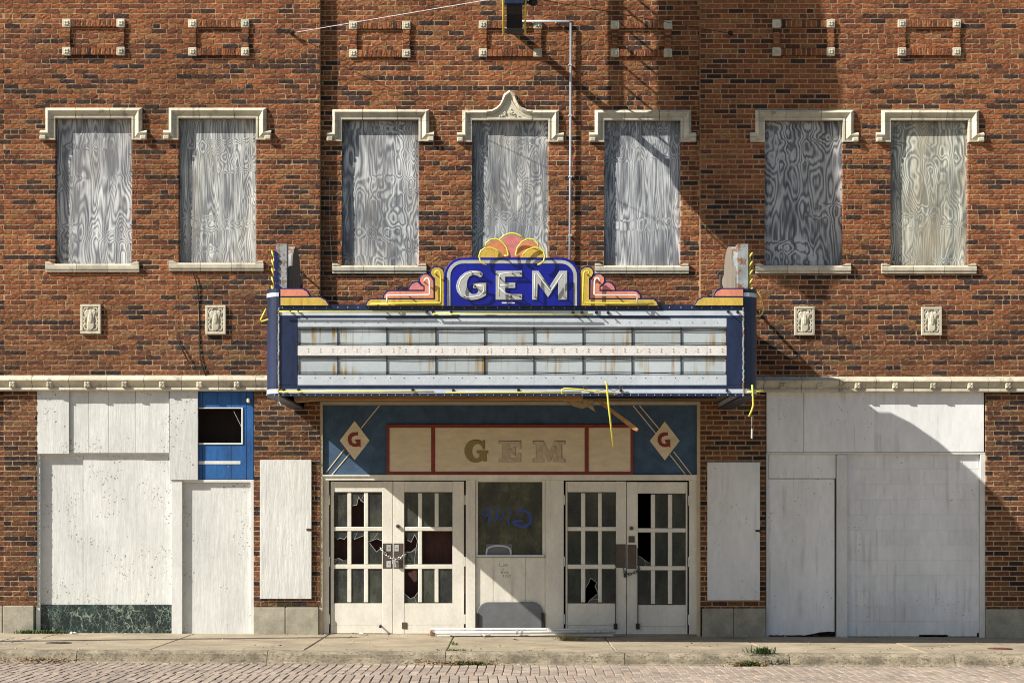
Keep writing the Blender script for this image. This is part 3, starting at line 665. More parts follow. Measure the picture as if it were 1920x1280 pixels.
# ---- upper windows: plywood, terracotta hood and sill
HOOD = [(0.0, .014), (0.02, .026), (0.18, .028), (0.21, .016), (0.28, .016), (0.66, .062), (0.72, .064), (1.0, .022)]
def hood_piece(inn, out, y, parent):
    d = -y
    m = MB().loft(pz_poly(inn, d), pz_poly(out, d), HOOD, back=0.04, base=y); return obj('hood_stone', m, 'terracotta', parent)
for i, (a, t, b, btm) in enumerate(WIN):
    y = BAY if i in (2, 3, 4) else 0.0
    w = empty('window', (PX((a + b) / 2, -y), y, PZ(btm, -y)), B)
    yb = y + 0.078
    x0, x1, z0, z1 = rect(a - 3, t - 6, b + 3, btm + 2, -yb)
    # plywood sheet, slightly warped
    m = MB(); nx, nz = 8, 12; vs = []; fs = []; rw = random.Random(i + 50); ph = rw.uniform(0, 6); am = rw.uniform(.002, .006)
    for k in range(2):
        for j in range(nz + 1):
            for q in range(nx + 1):
                u, v = q / nx, j / nz
                yy = yb + am * math.sin(3.0 * v * math.pi + ph) * math.sin(math.pi * u) - (.012 * (1 - v) ** 3 * u if i == 1 else 0) + k * .015
                vs.append((x0 + (x1 - x0) * u, yy, z0 + (z1 - z0) * v))
    N = (nx + 1) * (nz + 1)
    for j in range(nz):
        for q in range(nx):
            k0 = j * (nx + 1) + q; fs.append((k0, k0 + 1, k0 + nx + 2, k0 + nx + 1)); fs.append((N + k0 + nx + 1, N + k0 + nx + 2, N + k0 + 1, N + k0))
    m.add(vs, fs); obj('plywood_sheet', m, PLY[i], w, smooth=True)
    nl = MB(); rn = random.Random(i)
    for k in range(9):
        zz = z0 + .06 + (z1 - z0 - .12) * k / 8
        for xx in (x0 + .05, x1 - .05): nl.disc(xx + rn.uniform(-.01, .01), yb - .006, zz + rn.uniform(-.04, .04), .007, .004, 6)
    obj('nail_heads', nl, 'dark_iron', w, kind='stuff')
    # hood
    T = t - 19; L, Rr = a - 18, b + 20
    j1, j2 = a + (b - a) * .27, a + (b - a) * .72
    hood_piece([(a - 28, btm - btm + t + 41), (a, t + 41), (a, t + 3.4)], [(a - 28, t + 23), (L, t + 23), (L, t + 3.4)], y, w)
    hood_piece([(b, t + 3.4), (b, t + 41), (b + 29, t + 41)], [(Rr, t + 3.4), (Rr, t + 23), (b + 29, t + 23)], y, w)
    for sx, e in ((a - 28, 1), (b + 29, -1)):                           # carved stop at the foot of each leg
        mb = MB(); fx0, fx1 = PX(sx, -y), PX(sx + 12 * e, -y)
        mb.box(fx0, fx1, y - .07, y + .03, PZ(t + 41, -y) - .003, PZ(t + 33, -y), .012)
        obj('hood_stop', mb, 'terracotta', w)
    if i != 3:
        hood_piece([(a, t + 3), (a, t), (j1 - .7, t)], [(L, t + 3), (L, T), (j1 - .7, T)], y, w)
        hood_piece([(j1 + .3, t), (j2 - .3, t)], [(j1 + .3, T), (j2 - .3, T)], y, w)
        hood_piece([(j2 + .7, t), (b, t), (b, t + 3)], [(j2 + .7, T), (Rr, T), (Rr, t + 3)], y, w)
    else:
        cxp = 955.5
        hood_piece([(a, t + 3), (a, t), (912.6, t)], [(L, t + 3), (L, T), (912.6, T)], y, w)
        hood_piece([(997.6, t), (b, t), (b, t + 3)], [(997.6, T), (Rr, T), (Rr, t + 3)], y, w)
        li = [(913.2, 221), (922, 221), (931, 217), (939, 211), (945, 204), (950, 197), (953, 191), (955.5, 186)]
        lo = [(913.2, 207), (923, 206), (932, 201), (938, 195), (941, 188), (943, 182), (944.5, 177.5), (955.5, 169.5)]
        ri = [(2 * cxp - p, q) for p, q in reversed(li[:-1])]; ro = [(2 * cxp - p, q) for p, q in reversed(lo[:-1])]
        hood_piece(li + ri, lo + ro, y, w)
        # tympanum with carved leaves
        d = -y
        ty = [(913.2, 226), (997.6, 226), (997.6, 221.5)] + [(p, q + 1) for p, q in reversed(li[2:-1])][:0] + [(989, 221), (980, 217), (972, 211), (966, 204), (961, 197), (955.5, 187), (950, 197), (945, 204), (939, 211), (931, 217), (922, 221), (913.2, 221.5)]
        mb = MB().prism(pz_poly(ty, d), y - .022, y + .03); mb.box(PX(913.2, d), PX(997.6, d), y - .036, y, PZ(226, d), PZ(222, d), .004)
        for k in range(26):
            u = R.uniform(-1, 1); hgt = 17 * (1 - abs(u)) ** 1.3 + 1; px_ = cxp + u * 19; py_ = 220 - R.uniform(.05, 1) * hgt
            mb.blob((PX(px_, d), y - .026, PZ(py_, d)), (R.uniform(.008, .017), .014, R.uniform(.008, .017)))
        obj('carved_leaves', mb, 'terracotta', w)
    # sill in three stones with raised lugs at the ends
    s0, s1 = a - 18, b + 15; n0 = btm - .5; zt, zb_ = PZ(n0, -y), PZ(n0 + 16.5, -y); hgt = zt - zb_
    js = [s0, s0 + (s1 - s0) * .335, s0 + (s1 - s0) * .66, s1]
    prof = [(y + .12, zt - .004), (y - .025, zt - .012), (y - .05, zt - hgt * .32), (y - .048, zt - hgt * .70), (y - .034, zt - hgt * .76), (y - .034, zt - hgt), (y + .05, zt - hgt), (y + .05, zt - hgt * .5), (y + .12, zt - hgt * .5)]
    for k in range(3):
        mb = MB().extr_x(prof, PX(js[k], -y) + .0025, PX(js[k + 1], -y) - .0025)
        if k in (0, 2):
            e0, e1 = (PX(s0, -y) + .003, PX(s0 + 17, -y)) if k == 0 else (PX(s1 - 17, -y), PX(s1, -y) - .003)
            sl = .06 if k == 0 else -.06
            q = [(e0, zt - .02), (e1, zt - .02), (e1 - (.06 if k == 0 else 0), zt + .016), (e0 + (0 if k == 0 else .06), zt + .016)]
            mb.prism(q, y - .046, y + .06, .004)
        obj('sill_stone', mb, 'terracotta', w)

# ---- raised brick panels with corner blocks along the top
for i, (a, b, t) in enumerate([(118, 235, 37), (354, 468, 38), (655, 770, 41), (898, 1016, 40), (1145, 1260, 40), (1448, 1565, 38), (1683, 1801, 38)]):
    y = BAY if i in (2, 3, 4) else 0.0; d = -y; btm = t + 68
    P = empty('brick_panel', (PX((a + b) / 2, d), y, PZ(btm, d)), B)
    blk = 15.5; pr = 0.032
    for cx_, cy_ in ((a, t), (b - blk, t), (a, btm - blk), (b - blk, btm - blk)):
        x0, x1, z0, z1 = rect(cx_, cy_, cx_ + blk, cy_ + blk, d)
        mb = MB().box(x0, x1, y - pr - .006, y + .02, z0, z1, .006); mx, mz = (x0 + x1) / 2, (z0 + z1) / 2
        mb.box(mx - .032, mx + .032, y - pr - .012, y - pr, mz - .032, mz + .032, .004)
        for k in range(4): mb.blob((mx + .016 * (-1) ** k, y - pr - .012, mz + .016 * (-1) ** (k // 2)), (.013, .01, .013))
        obj('corner_block', mb, 'terracotta', P)
    mb = MB()
    for ty in (t + .8, btm - blk + .8):
        x0, x1 = PX(a + blk + .8, d), PX(b - blk - .8, d); n = 9; z0, z1 = PZ(ty + 13.9, d), PZ(ty, d)
        for k in range(n):
            c, _ = brick_col(False, 8.5, R); u0 = x0 + (x1 - x0) * k / n; u1 = x0 + (x1 - x0) * (k + 1) / n
            vs, fs = brick_geo(u1 - u0 - .012, z1 - z0, .05, R); mb.add([(p + (u0 + u1) / 2, q + y - pr, r_ + (z0 + z1) / 2) for p, q, r_ in vs], fs, c)
    for tx in (a + 1.0, b - blk + .8):
        x0, x1 = PX(tx, d), PX(tx + 13.8, d); z0, z1 = PZ(btm - blk - .5, d), PZ(t + blk + .5, d)
        for k in range(4):
            c, _ = brick_col(False, 8.5, R); u0 = z0 + (z1 - z0) * k / 4; u1 = z0 + (z1 - z0) * (k + 1) / 4
            vs, fs = brick_geo(x1 - x0, u1 - u0 - .011, .05, R); mb.add([(p + (x0 + x1) / 2, q + y - pr, r_ + (u0 + u1) / 2) for p, q, r_ in vs], fs, c)
    obj('brick_border', mb, 'brick', P, kind='stuff')
    mb = MB()                                                           # mortar between the border bricks
    for r4 in ((a + 2, t + 2, b - 2, t + 13), (a + 2, btm - 13, b - 2, btm - 2), (a + 2.5, t + 13, a + 13, btm - 13), (b - 13, t + 13, b - 2.5, btm - 13)):
        x0, x1, z0, z1 = rect(*r4, d); mb.box(x0, x1, y - pr + .007, y + .01, z0, z1)
    obj('mortar', mb, 'mortar', P)

# ---- shield plaques
for i, (a, t, b, btm) in enumerate([(152, 571, 190, 626), (386, 573, 424, 627), (1489, 575, 1527, 629), (1727, 576, 1765, 629)]):
    x0, x1, z0, z1 = rect(a, t, b, btm); W_, H_ = x1 - x0, z1 - z0
    P = obj('shield_plaque', MB().box(x0, x1, -.022, .03, z0, z1, .004), 'terracotta', B)
    q = lambda u, v: (x0 + W_ * u, z0 + H_ * v)
    fr = MB(); o_ = .014
    for r4 in ((0, 1, 0, .085), (0, 1, .915, 1), (0, .12, .085, .915), (.88, 1, .085, .915)):
        (u0, v0), (u1, v1) = q(r4[0], r4[2]), q(r4[1], r4[3]); fr.box(u0, u1, -.042, -.02, v0, v1, .005)
    obj('border', fr, 'terracotta', P)
    sh = [q(*p) for p in ((.5, .10), (.66, .17), (.70, .30), (.66, .45), (.72, .62), (.80, .74), (.70, .84), (.58, .80), (.5, .84), (.42, .80), (.30, .84), (.20, .74), (.28, .62), (.34, .45), (.30, .30), (.34, .17))]
    mb = MB().prism(sh, -.048, -.02, .012); cx_, cz_ = q(.5, .55)
    mb.blob((cx_, -.046, cz_), (W_ * .13, .016, H_ * .22))
    obj('shield', mb, 'terracotta', P)
    mb = MB()
    for e in (-1, 1):
        pts = [(.5 + e * .12, .88), (.5 + e * .3, .87), (.5 + e * .34, .78), (.5 + e * .24, .62), (.5 + e * .29, .5), (.5 + e * .34, .42), (.5 + e * .26, .34), (.5 + e * .34, .26), (.5 + e * .27, .16), (.5 + e * .1, .13)]
        mb.tube([(q(*p)[0], -.03, q(*p)[1]) for p in pts], .012, 6)
        for v in (.3, .42, .55): c_ = q(.5 + e * .33, v); mb.blob((c_[0], -.032, c_[1]), (.012, .012, .02))
    obj('scrollwork', mb, 'terracotta', P)

# ---- belt course
def belt(joints_, ros, top):
    zt = lambda px: PZ(top + (px - 960) * 0.0, 0)
    for a, b in zip(joints_, joints_[1:]):
        z = PZ(top, 0); k = 1 / PPM
        pr = [(.03, z + .002), (-.012, z), (-.105, z - 8 * k), (-.108, z - 10 * k), (-.085, z - 12.5 * k), (-.045, z - 20 * k), (-.04, z - 22.5 * k), (-.060, z - 23.5 * k), (-.066, z - 27.5 * k), (-.05, z - 29.5 * k), (.03, z - 29.5 * k)]
        st = obj('belt_stone', MB().extr_x(pr, PX(a) + .003, PX(b) - .003), 'terracotta', B)
        for r_ in ros:
            if a < r_ < b:
                x0, z0 = PX(r_), z - 17.5 * k; mb = MB().box(x0 - .04, x0 + .04, -.098, -.04, z0 - .043, z0 + .04, .006)
                for u, v in ((-.018, -.018), (.018, -.018), (-.018, .018), (.018, .018)): mb.blob((x0 + u, -.098, z0 + v), (.017, .013, .017))
                mb.blob((x0, -.104, z0), (.009, .012, .009)); obj('rosette', mb, 'terracotta', st)
belt([-300, -230, -148.5, -78.5, -8, 62, 131.5, 202, 271.5, 342, 411, 481, 551, 598], [26 + 70 * k for k in range(-4, 8)], 703.5)
belt([1317, 1361, 1431, 1502, 1572, 1641, 1711, 1781, 1851, 1921, 1991, 2061, 2131, 2200], [1396.5, 1466.5, 1536, 1606, 1676.5, 1747, 1817, 1887.5, 1958, 2028, 2098, 2168], 706)

# ---- foundation stones
for r4 in ((-280, 1136, -90, 1196), (-90, 1136, 4, 1196)): panel('base_stone', r4, BAY - .03, .25, 'limestone', B, .008)
for r4 in ((6, 1135, 63, 1196), (475, 1138, 534.4, 1198), (535.4, 1138, 597, 1198), (1317, 1140, 1375.6, 1202), (1376.6, 1140, 1436, 1202), (1850, 1141.5, 1990, 1204), (1991, 1141.5, 2200, 1204)):
    panel('base_stone', r4, -.028, .25, 'limestone', B, .008)

# ---- left shop front
LS = empty('boarded_shopfront', (PX(272), 0, gz(PX(272))), B, label='left shopfront boarded over in white with blue planked corner and marble base')
for r4, y in (((67, 733, 75, 1190), .02), ((69, 846, 322, 853), .055), ((470, 899, 476, 1190), .015), ((318, 899, 474, 904), .03)):
    panel('frame', r4, y, .12, 'white_paint', LS)
yy = [.006, .034, .032, .034, .030]
for k, (a, b) in enumerate(((69.5, 129.5), (129.8, 165.8), (166.2, 202.8), (203.2, 253.7), (254.2, 317))):
    panel('board', (a, 733 + (0 if k else -1), b, 849 + (1.5 if k == 0 else 0)), yy[k], .022, 'white_board', LS)
panel('board', (318, 732, 371, 899.5), -.004, .03, 'white_board', LS)
panel('lower_board', (75, 853, 155.7, 1133), .088, .02, 'white_board', LS); panel('lower_board', (156.3, 853, 322, 1133), .086, .02, 'white_board', LS)
panel('marble_base', (75, 1133.6, 322, 1192), .065, .06, 'marble', LS)
panel('post', (322, 900, 341.5, 1190), .012, .14, 'white_paint', LS)
panel('door_board', (342.5, 904.5, 470, 1188), .072, .02, 'white_board', LS, label='speckled white board over the left shop door')
# blue planks with a broken opening
bx = [(371.5, 379.5), (379.8, 407), (407.4, 434.6), (435, 462), (462.4, 475.5)]
for a, b in bx:
    if b < 463:
        panel('blue_plank', (a, 733, b, 764.5), .042, .02, 'blue_wood', LS); panel('blue_plank', (a, 832, b, 898), .042, .02, 'blue_wood', LS)
    else: panel('blue_plank', (a, 733, b, 898), .044, .02, 'blue_wood', LS)
panel('blue_plank', (454, 764.8, 462, 831.7), .043, .02, 'blue_wood', LS)
panel('trim', (372, 830, 455.5, 833), .03, .03, 'white_paint', LS); panel('trim', (452.5, 766, 455.5, 829.8), .03, .03, 'white_paint', LS); panel('trim', (372, 763.5, 455.5, 765.8), .032, .03, 'white_paint', LS)
panel('white_bar', (372, 864, 451, 870), .036, .008, 'white_paint', LS)
obj('shop_recess', MB().box(PX(300), PX(480), .5, .55, 2.3, 3.4), 'interior', LS)
mb = MB().tube([(PX(437), .06, PZ(770)), (PX(452), .05, PZ(800))], .003, 5); obj('loose_wire', mb, 'wire', LS)
mb = MB().box(PX(462.5), PX(468.5), -.01, .043, PZ(755), PZ(746), .012); obj('lamp_holder', mb, 'cream_panel', LS)
obj('shop_back', MB().box(PX(66), PX(478), .21, .24, -.1, PZ(846)), 'interior', LS)

# ---- pier boards either side of the entrance
for r4, nm, lb in (((487.5, 862, 584, 1122), 'hatch', None), ((1326.5, 866, 1425, 1125), 'hatch', None)):
    h = panel('poster_board', r4, -.034, .03, 'smooth_board' if r4[0] < 900 else 'grey_white', B, .004, label='white board covering the poster case on the %s pier' % ('left' if r4[0] < 900 else 'right'))
    x0 = r4[2] - 5; py = 992 if r4[0] < 900 else 994.5
    obj('hasp', MB().box(PX(x0 - 4), PX(x0 + 4), -.044, -.03, PZ(py + 2), PZ(py - 2), .003).box(PX(x0 + 3), PX(x0 + 6), -.05, -.03, PZ(py + 3), PZ(py - 1), .003), 'dark_iron', h)
    for r5 in ((r4[0] - 2, r4[1] - 4, r4[2] + 9, r4[1] - 1), (r4[2] + 1, r4[1], r4[2] + 7, r4[3] + 2)): pass

# ---- right shop front
RS = empty('boarded_shopfront', (PX(1642), 0, gz(PX(1642))), B, label='right shopfront closed off with grey-white panels and painted concrete blocks')
panel('sign_board', (1437, 735, 1506.7, 847), .03, .03, 'grey_white', RS); panel('sign_board', (1507.2, 735, 1845, 847), .03, .03, 'grey_white', RS)
for r4, y in (((1436.5, 847.5, 1848, 851.5), .035), ((1436.5, 852, 1441, 1196), .03), ((1838.5, 852, 1847.5, 1196), .028)): panel('frame', r4, y, .14, 'white_paint', RS)
panel('transom_board', (1441.5, 852, 1567, 896.3), .07, .03, 'grey_white', RS)
# door board with a rotten lower edge
x0, x1 = PX(1441.5), PX(1566.5); zt = PZ(897.3); dz = PZ(1192)
pl = [(x0, zt), (x0, dz + .005)]; n = 22
for k in range(1, n):
    u = k / n; pl.append((x0 + (x1 - x0) * u, dz + .004 + (0.0 if u < .55 else .05 * min(1, (u - .55) / .3)) + R.uniform(0, .008)))
pl += [(x1, dz + .055), (x1, zt)]
obj('door_board', MB().prism(pl, .072, .1, .003), 'grey_white', RS, label='grey-white board over the right shop door, rotten along the bottom')
panel('post', (1569.5, 852, 1589, 1196), .02, .14, 'white_paint', RS)
rows = 12; zb0, zt0 = PZ(1193.5), PZ(850); hh = (zt0 - zb0) / rows; bw = 54.5 / PPM
for r in range(rows):
    x = PX(1590) - (0 if r % 2 else bw / 2)
    while x < PX(1838):
        a, b = max(x, PX(1590)), min(x + bw, PX(1838))
        if b - a > .03:
            o = obj('concrete_block', MB().box(a + .0018, b - .0018, .085 + R.uniform(-.0015, .0015), .25, zb0 + r * hh + .002 + (.022 if r == 0 and 1700 < 960 + (a + b) / 2 * PPM < 1790 else 0), zb0 + (r + 1) * hh - .002, .004), 'grey_white', RS)
        x += bw
obj('block_mortar', MB().box(PX(1589), PX(1839), .0895, .2, zb0 + .05, zt0), 'grey_white', RS)
obj('shop_back', MB().box(PX(1437), PX(1590), .21, .24, -.1, PZ(846)), 'interior', RS)

# ---- cinema entrance: frame, navy fascia with sign, doors, ticket booth
EN = empty('cinema_entrance', (0, 0, gz(0)), B, label='white entrance front with navy fascia, paired glazed doors and ticket booth')
for r4, y, m_ in (((598, 752, 605, 1192), .012, 'beige_trim'), ((1307, 752, 1313.5, 1196), .012, 'beige_trim'), ((605.3, 752, 1306.7, 758.6), .014, 'beige_trim'), ((605.3, 890.5, 1306.7, 900), .03, 'door_paint')):
    panel('frame', r4, y, .14, m_, EN)
panel('navy_fascia', (605, 758.8, 1307, 890.3), .05, .05, 'navy_board', EN)
panel('ledge', (605.3, 889.5, 1306.7, 892.5), .012, .03, 'door_paint', EN)
SG = empty('name_board', (0, .05, PZ(890)), EN) if False else None
panel('sign_panel', (730, 801.5, 808.7, 884), .034, .015, 'cream_panel', EN); panel('sign_panel', (815.5, 801.5, 1096.5, 884), .034, .015, 'cream_panel', EN); panel('sign_panel', (1103.5, 801.5, 1182.5, 884), .034, .015, 'cream_panel', EN)
for r4 in ((725, 795.5, 1187.5, 801.3), (725, 884.2, 1187.5, 889.3), (725, 801.5, 729.8, 884), (808.9, 801.5, 815.3, 884), (1096.7, 801.5, 1103.3, 884), (1182.7, 801.5, 1187.5, 884)):
    panel('red_trim', r4, .022, .028, 'red_trim', EN)
def zp(pts, ox, oy, sc): return [(ox + x / sc, oy + y / sc) for x, y in pts]
LZ = (840, 800, 4.8)
GO = [(330, 122), (330, 200), (312, 200), (300, 170), (275, 152), (250, 155), (228, 175), (216, 215), (222, 255), (240, 280), (262, 286), (280, 272), (282, 240), (258, 238), (258, 212), (358, 212), (358, 238), (344, 240), (344, 305), (318, 308), (308, 296), (285, 312), (245, 318), (205, 310), (172, 280), (152, 235), (152, 200), (168, 160), (200, 130), (240, 118), (280, 122), (305, 138), (314, 124)]
EO = [(460, 128), (655, 128), (655, 200), (628, 200), (615, 165), (560, 160), (560, 200), (575, 200), (585, 178), (606, 178), (606, 258), (585, 258), (575, 238), (560, 238), (560, 282), (610, 282), (630, 235), (655, 235), (655, 312), (460, 312), (460, 285), (488, 282), (488, 160), (460, 156)]
MO = [(768, 128), (862, 128), (908, 235), (955, 128), (1050, 128), (1050, 158), (1022, 162), (1022, 282), (1050, 286), (1050, 314), (945, 314), (945, 286), (965, 282), (965, 205), (920, 312), (895, 312), (850, 200), (850, 282), (868, 286), (868, 314), (768, 314), (768, 286), (795, 282), (795, 162), (768, 158)]
for pts, m_ in ((GO, 'gold'), (EO, 'peeled'), (MO, 'peeled')):
    pp = zp(pts, *LZ); yl = .026
    obj('sign_letter', MB().prism(pz_poly(pp, -yl), yl, .035, .0015), m_, EN)
    cx_ = sum(p[0] for p in pp) / len(pp); cy_ = sum(p[1] for p in pp) / len(pp)
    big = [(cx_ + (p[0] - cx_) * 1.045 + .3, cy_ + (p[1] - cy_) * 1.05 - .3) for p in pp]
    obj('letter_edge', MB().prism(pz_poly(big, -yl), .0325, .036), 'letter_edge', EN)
DG = [(415, 402), (415, 440), (380, 445), (350, 460), (342, 490), (352, 520), (375, 532), (395, 528), (398, 512), (385, 510), (385, 485), (442, 485), (442, 572), (425, 560), (400, 567), (360, 565), (320, 540), (302, 500), (305, 455), (330, 420), (370, 405), (395, 408)]
for cxp, dx in ((665, 0), (1246, 581)):
    di = [(637, 825.5), (665, 788.5), (693, 825.5), (665, 862)] if not dx else [(1218.5, 826), (1246.5, 789.5), (1274.5, 826), (1246.5, 862.5)]
    dd = obj('diamond', MB().prism(pz_poly(di, -.04), .036, .052, .002), 'cream_panel', EN)
    pp = [(600 + x / 5.82 + dx, 740 + y / 5.82 + (.5 if dx else 0)) for x, y in DG]
    obj('diamond_letter', MB().prism(pz_poly(pp, -.03), .029, .037, .001), 'red_trim', dd)
for (a, b, c, e) in ((711.5, 760, 677, 802.5), (645, 842.5, 612, 884.5), (655, 850.5, 621, 891), (1187, 760, 1229.5, 812), (1199, 760, 1236, 804), (1263, 846, 1297, 890), (1256, 852, 1286, 890)):
    dx_, dy_ = c - a, e - b; L_ = math.hypot(dx_, dy_); nx_, ny_ = -dy_ / L_ * .9, dx_ / L_ * .9
    obj('stripe', MB().prism(pz_poly([(a - nx_, b - ny_), (a + nx_, b + ny_), (c + nx_, e + ny_), (c - nx_, e - ny_)], -.045), .044, .052), 'cream_panel', EN)

# doors
YD = .085
def stroke(pts, w, d, y, mb):
    pts = [Vector((PX(a, d), PZ(b, d))) for a, b in pts]
    for k in range(len(pts) - 1):
        t_ = (pts[k + 1] - pts[k]); n_ = Vector((-t_.y, t_.x)).normalized() * w / 2; e_ = t_.normalized() * w * .3
        p, q = pts[k] - e_, pts[k + 1] + e_
        mb.add([(p.x + n_.x, y, p.y + n_.y), (p.x - n_.x, y, p.y - n_.y), (q.x - n_.x, y - .0003, q.y - n_.y), (q.x + n_.x, y - .0003, q.y + n_.y)], [(0, 1, 2, 3)])
def poly_has(pp, q):
    c = False
    for i in range(len(pp)):
        (x0, y0), (x1, y1) = pp[i - 1], pp[i]
        if (y0 > q[1]) != (y1 > q[1]) and q[0] < (x1 - x0) * (q[1] - y0) / (y1 - y0) + x0: c = not c
    return c
SHARDS = {   # broken panes: what is left of the glass, as shares of the pane (x right, y down)
    'a': [[(0, 0), (1, 0), (1, .30), (.72, .24), (.55, .12), (.42, .36), (.10, .38), (0, .55)]],
    'b': [[(0, 0), (1, 0), (1, .20), (.86, .18), (.7, .26), (.4, .22), (.2, .27), (0, .2)], [(0, 1), (0, .84), (.3, .80), (.6, .86), (1, .82), (1, 1)]],
    'c': [[(0, 0), (1, 0), (1, .14), (.6, .20), (.25, .26), (0, .24)]],
    'd': [[(0, 0), (1, 0), (1, .30), (.62, .24), (.3, .30), (.05, .32), (.62, .62), (.95, .5), (1, .5), (1, 1), (0, 1)]],
    'e': [[(0, 0), (1, 0), (1, 1), (0, 1), (0, .62), (.45, .62), (.8, .5), (.9, .3), (.7, .12), (.45, .34), (.2, .28), (0, .1)]],
    'f': [[(0, 1), (0, .74), (.2, .80), (.4, .88), (.7, .82), (.9, .7), (1, .6), (1, 1)]],
    'g': [[(0, 0), (1, 0), (1, 1), (.25, 1), (.35, .92), (.95, .72), (.72, .52), (.86, .42), (.42, .28), (.3, .42), (.1, .55), (0, .8)]],
    'h': [[(0, 1), (0, .70), (.2, .72), (.45, .80), (.75, .88), (1, .82), (1, 1)]],
    'none': [],
}
def door(frame_r, panes_x, panes_y, broken, merged=(), hinge_left=True, frm=None):
    a, t, b, btm = frame_r; d = -YD
    D = empty('door', (PX((a + b) / 2, d), YD, PZ(btm, d)), EN)
    if frm: D['label'] = frm
    gx0, gx1, gy0, gy1 = panes_x[0][0], panes_x[-1][1], panes_y[0][0], panes_y[-1][1]
    for r4 in ((a, t, gx0 - 1.5, btm), (gx1 + 1.5, t, b, btm)): panel('stile', r4, YD, .045, 'door_paint', D, .004)
    for r4 in ((gx0 - 1.3, t + .3, gx1 + 1.3, gy0 - 1.5), (gx0 - 1.3, gy1 + 1.5, gx1 + 1.3, gy1 + 42), (gx0 - 1.3, gy1 + 42.4, gx1 + 1.3, btm - .3)): panel('rail', r4, YD + .0025, .04, 'door_paint', D, .003)
    for k in range(len(panes_y) - 1):
        y0_, y1_ = panes_y[k][1], panes_y[k + 1][0]
        panel('glazing_bar', (gx0 - 1.3, y0_ - .4, gx1 + 1.3, y1_ + .4), YD + .006, .032, 'door_paint', D, .006)
    for ry, (p0, p1) in enumerate(panes_y):
        for k in range(len(panes_x) - 1):
            if (ry, k) in merged: continue
            panel('glazing_bar', (panes_x[k][1] - .4, p0 + .5, panes_x[k + 1][0] + .4, p1 - .5), YD + .008, .03, 'door_paint', D, .006)
        k = 0
        while k < len(panes_x):
            q0, q1 = panes_x[k]; key = broken.get((ry, k)); k2 = k
            if (ry, k) in merged: q1 = panes_x[k + 1][1]; k2 = k + 1
            if key is None:
                panel('pane', (q0 - 1, p0 - 1, q1 + 1, p1 + 1), YD + .022, .004, 'glass', D, 0)
            else:
                for poly in SHARDS[key]:
                    pp = [(q0 - 1 + (q1 - q0 + 2) * u, p0 - 1 + (p1 - p0 + 2) * v) for u, v in poly]
                    obj('pane', MB().prism(pz_poly(pp, d), YD + .022, YD + .026), 'glass', D)
                    mc = MB(); rc = random.Random(int(q0 * 7 + p0))
                    for e in range(len(pp)):
                        u, v = poly[e]
                        if not (0 < u < 1 and 0 < v < 1): continue
                        a_, b_ = pp[e - 1], pp[e]; u0, v0 = poly[e - 1]
                        if 0 < u0 < 1 or 0 < v0 < 1: stroke([a_, b_], .005, d, YD + .0205, mc)
                        if rc.random() < .7:
                            t_ = rc.choice([(q0 - 1, p0 - 1 + (p1 - p0) * rc.random()), (q1 + 1, p0 + (p1 - p0) * rc.random()), (q0 + (q1 - q0) * rc.random(), p0 - 1 if v < .5 else p1 + 1)])
                            mx_ = ((b_[0] + t_[0]) / 2 + rc.uniform(-1.5, 1.5), (b_[1] + t_[1]) / 2 + rc.uniform(-1.5, 1.5))
                            if poly_has(pp, mx_) and poly_has(pp, (b_[0] * .2 + t_[0] * .8, b_[1] * .2 + t_[1] * .8)): stroke([b_, mx_, t_], .003, d, YD + .0207, mc)
                    if mc.v: obj('crack', mc, 'crack', D)
            k = k2 + 1
    hx = a - 2.2 if hinge_left else b + 2.2
    for hy in (t + 35, t + 150, t + 258):
        obj('hinge', MB().tube([(PX(hx, d), YD - .012, PZ(hy + 9, d)), (PX(hx, d), YD - .012, PZ(hy - 9, d))], .009, 8), 'door_paint', D)
    return D
py3 = [(923.5, 987.5), (994.5, 1058), (1065.5, 1129)]
d1 = door((620, 902, 736.3, 1187), [(627.5, 652), (658.5, 683), (690, 715)], py3, {(0, 1): 'a', (1, 0): 'b', (1, 1): 'c', (1, 2): 'd'}, frm='entrance door left of the ticket booth with four smashed panes, nearest the left pier')
d2 = door((737.3, 902, 870, 1187.5), [(759.5, 784.5), (791, 815.5), (822, 847)], py3, {(1, 0): 'e', (1, 1): 'none', (2, 0): 'f'}, merged=((1, 1),), hinge_left=False, frm='entrance door just left of the ticket booth with a double-width empty pane')
d3 = door((1060.5, 902, 1174.3, 1190), [(1065.5, 1090), (1097, 1122), (1128, 1153.5)], py3, {(2, 1): 'g'}, frm='entrance door just right of the ticket booth with one star-broken lower pane')
d4 = door((1175.3, 903, 1289, 1191), [(1197.5, 1221), (1228, 1253), (1260, 1284.5)], [(926, 990), (997, 1061), (1068, 1132)], {(0, 0): 'none', (1, 0): 'h'}, hinge_left=False, frm='entrance door nearest the right pier with two empty panes')
for r4 in ((605.3, 900.3, 616.5, 1190), (1292.5, 900.3, 1306.8, 1195), (873.5, 900.3, 891.5, 1190), (1022.5, 900.3, 1057, 1192)): panel('jamb', r4, .06, .1, 'door_paint', EN, .004)
obj('threshold', MB().box(PX(606), PX(1307), .05, .25, gz(0) - .03, gz(0) + .012, .004), 'concrete', EN)
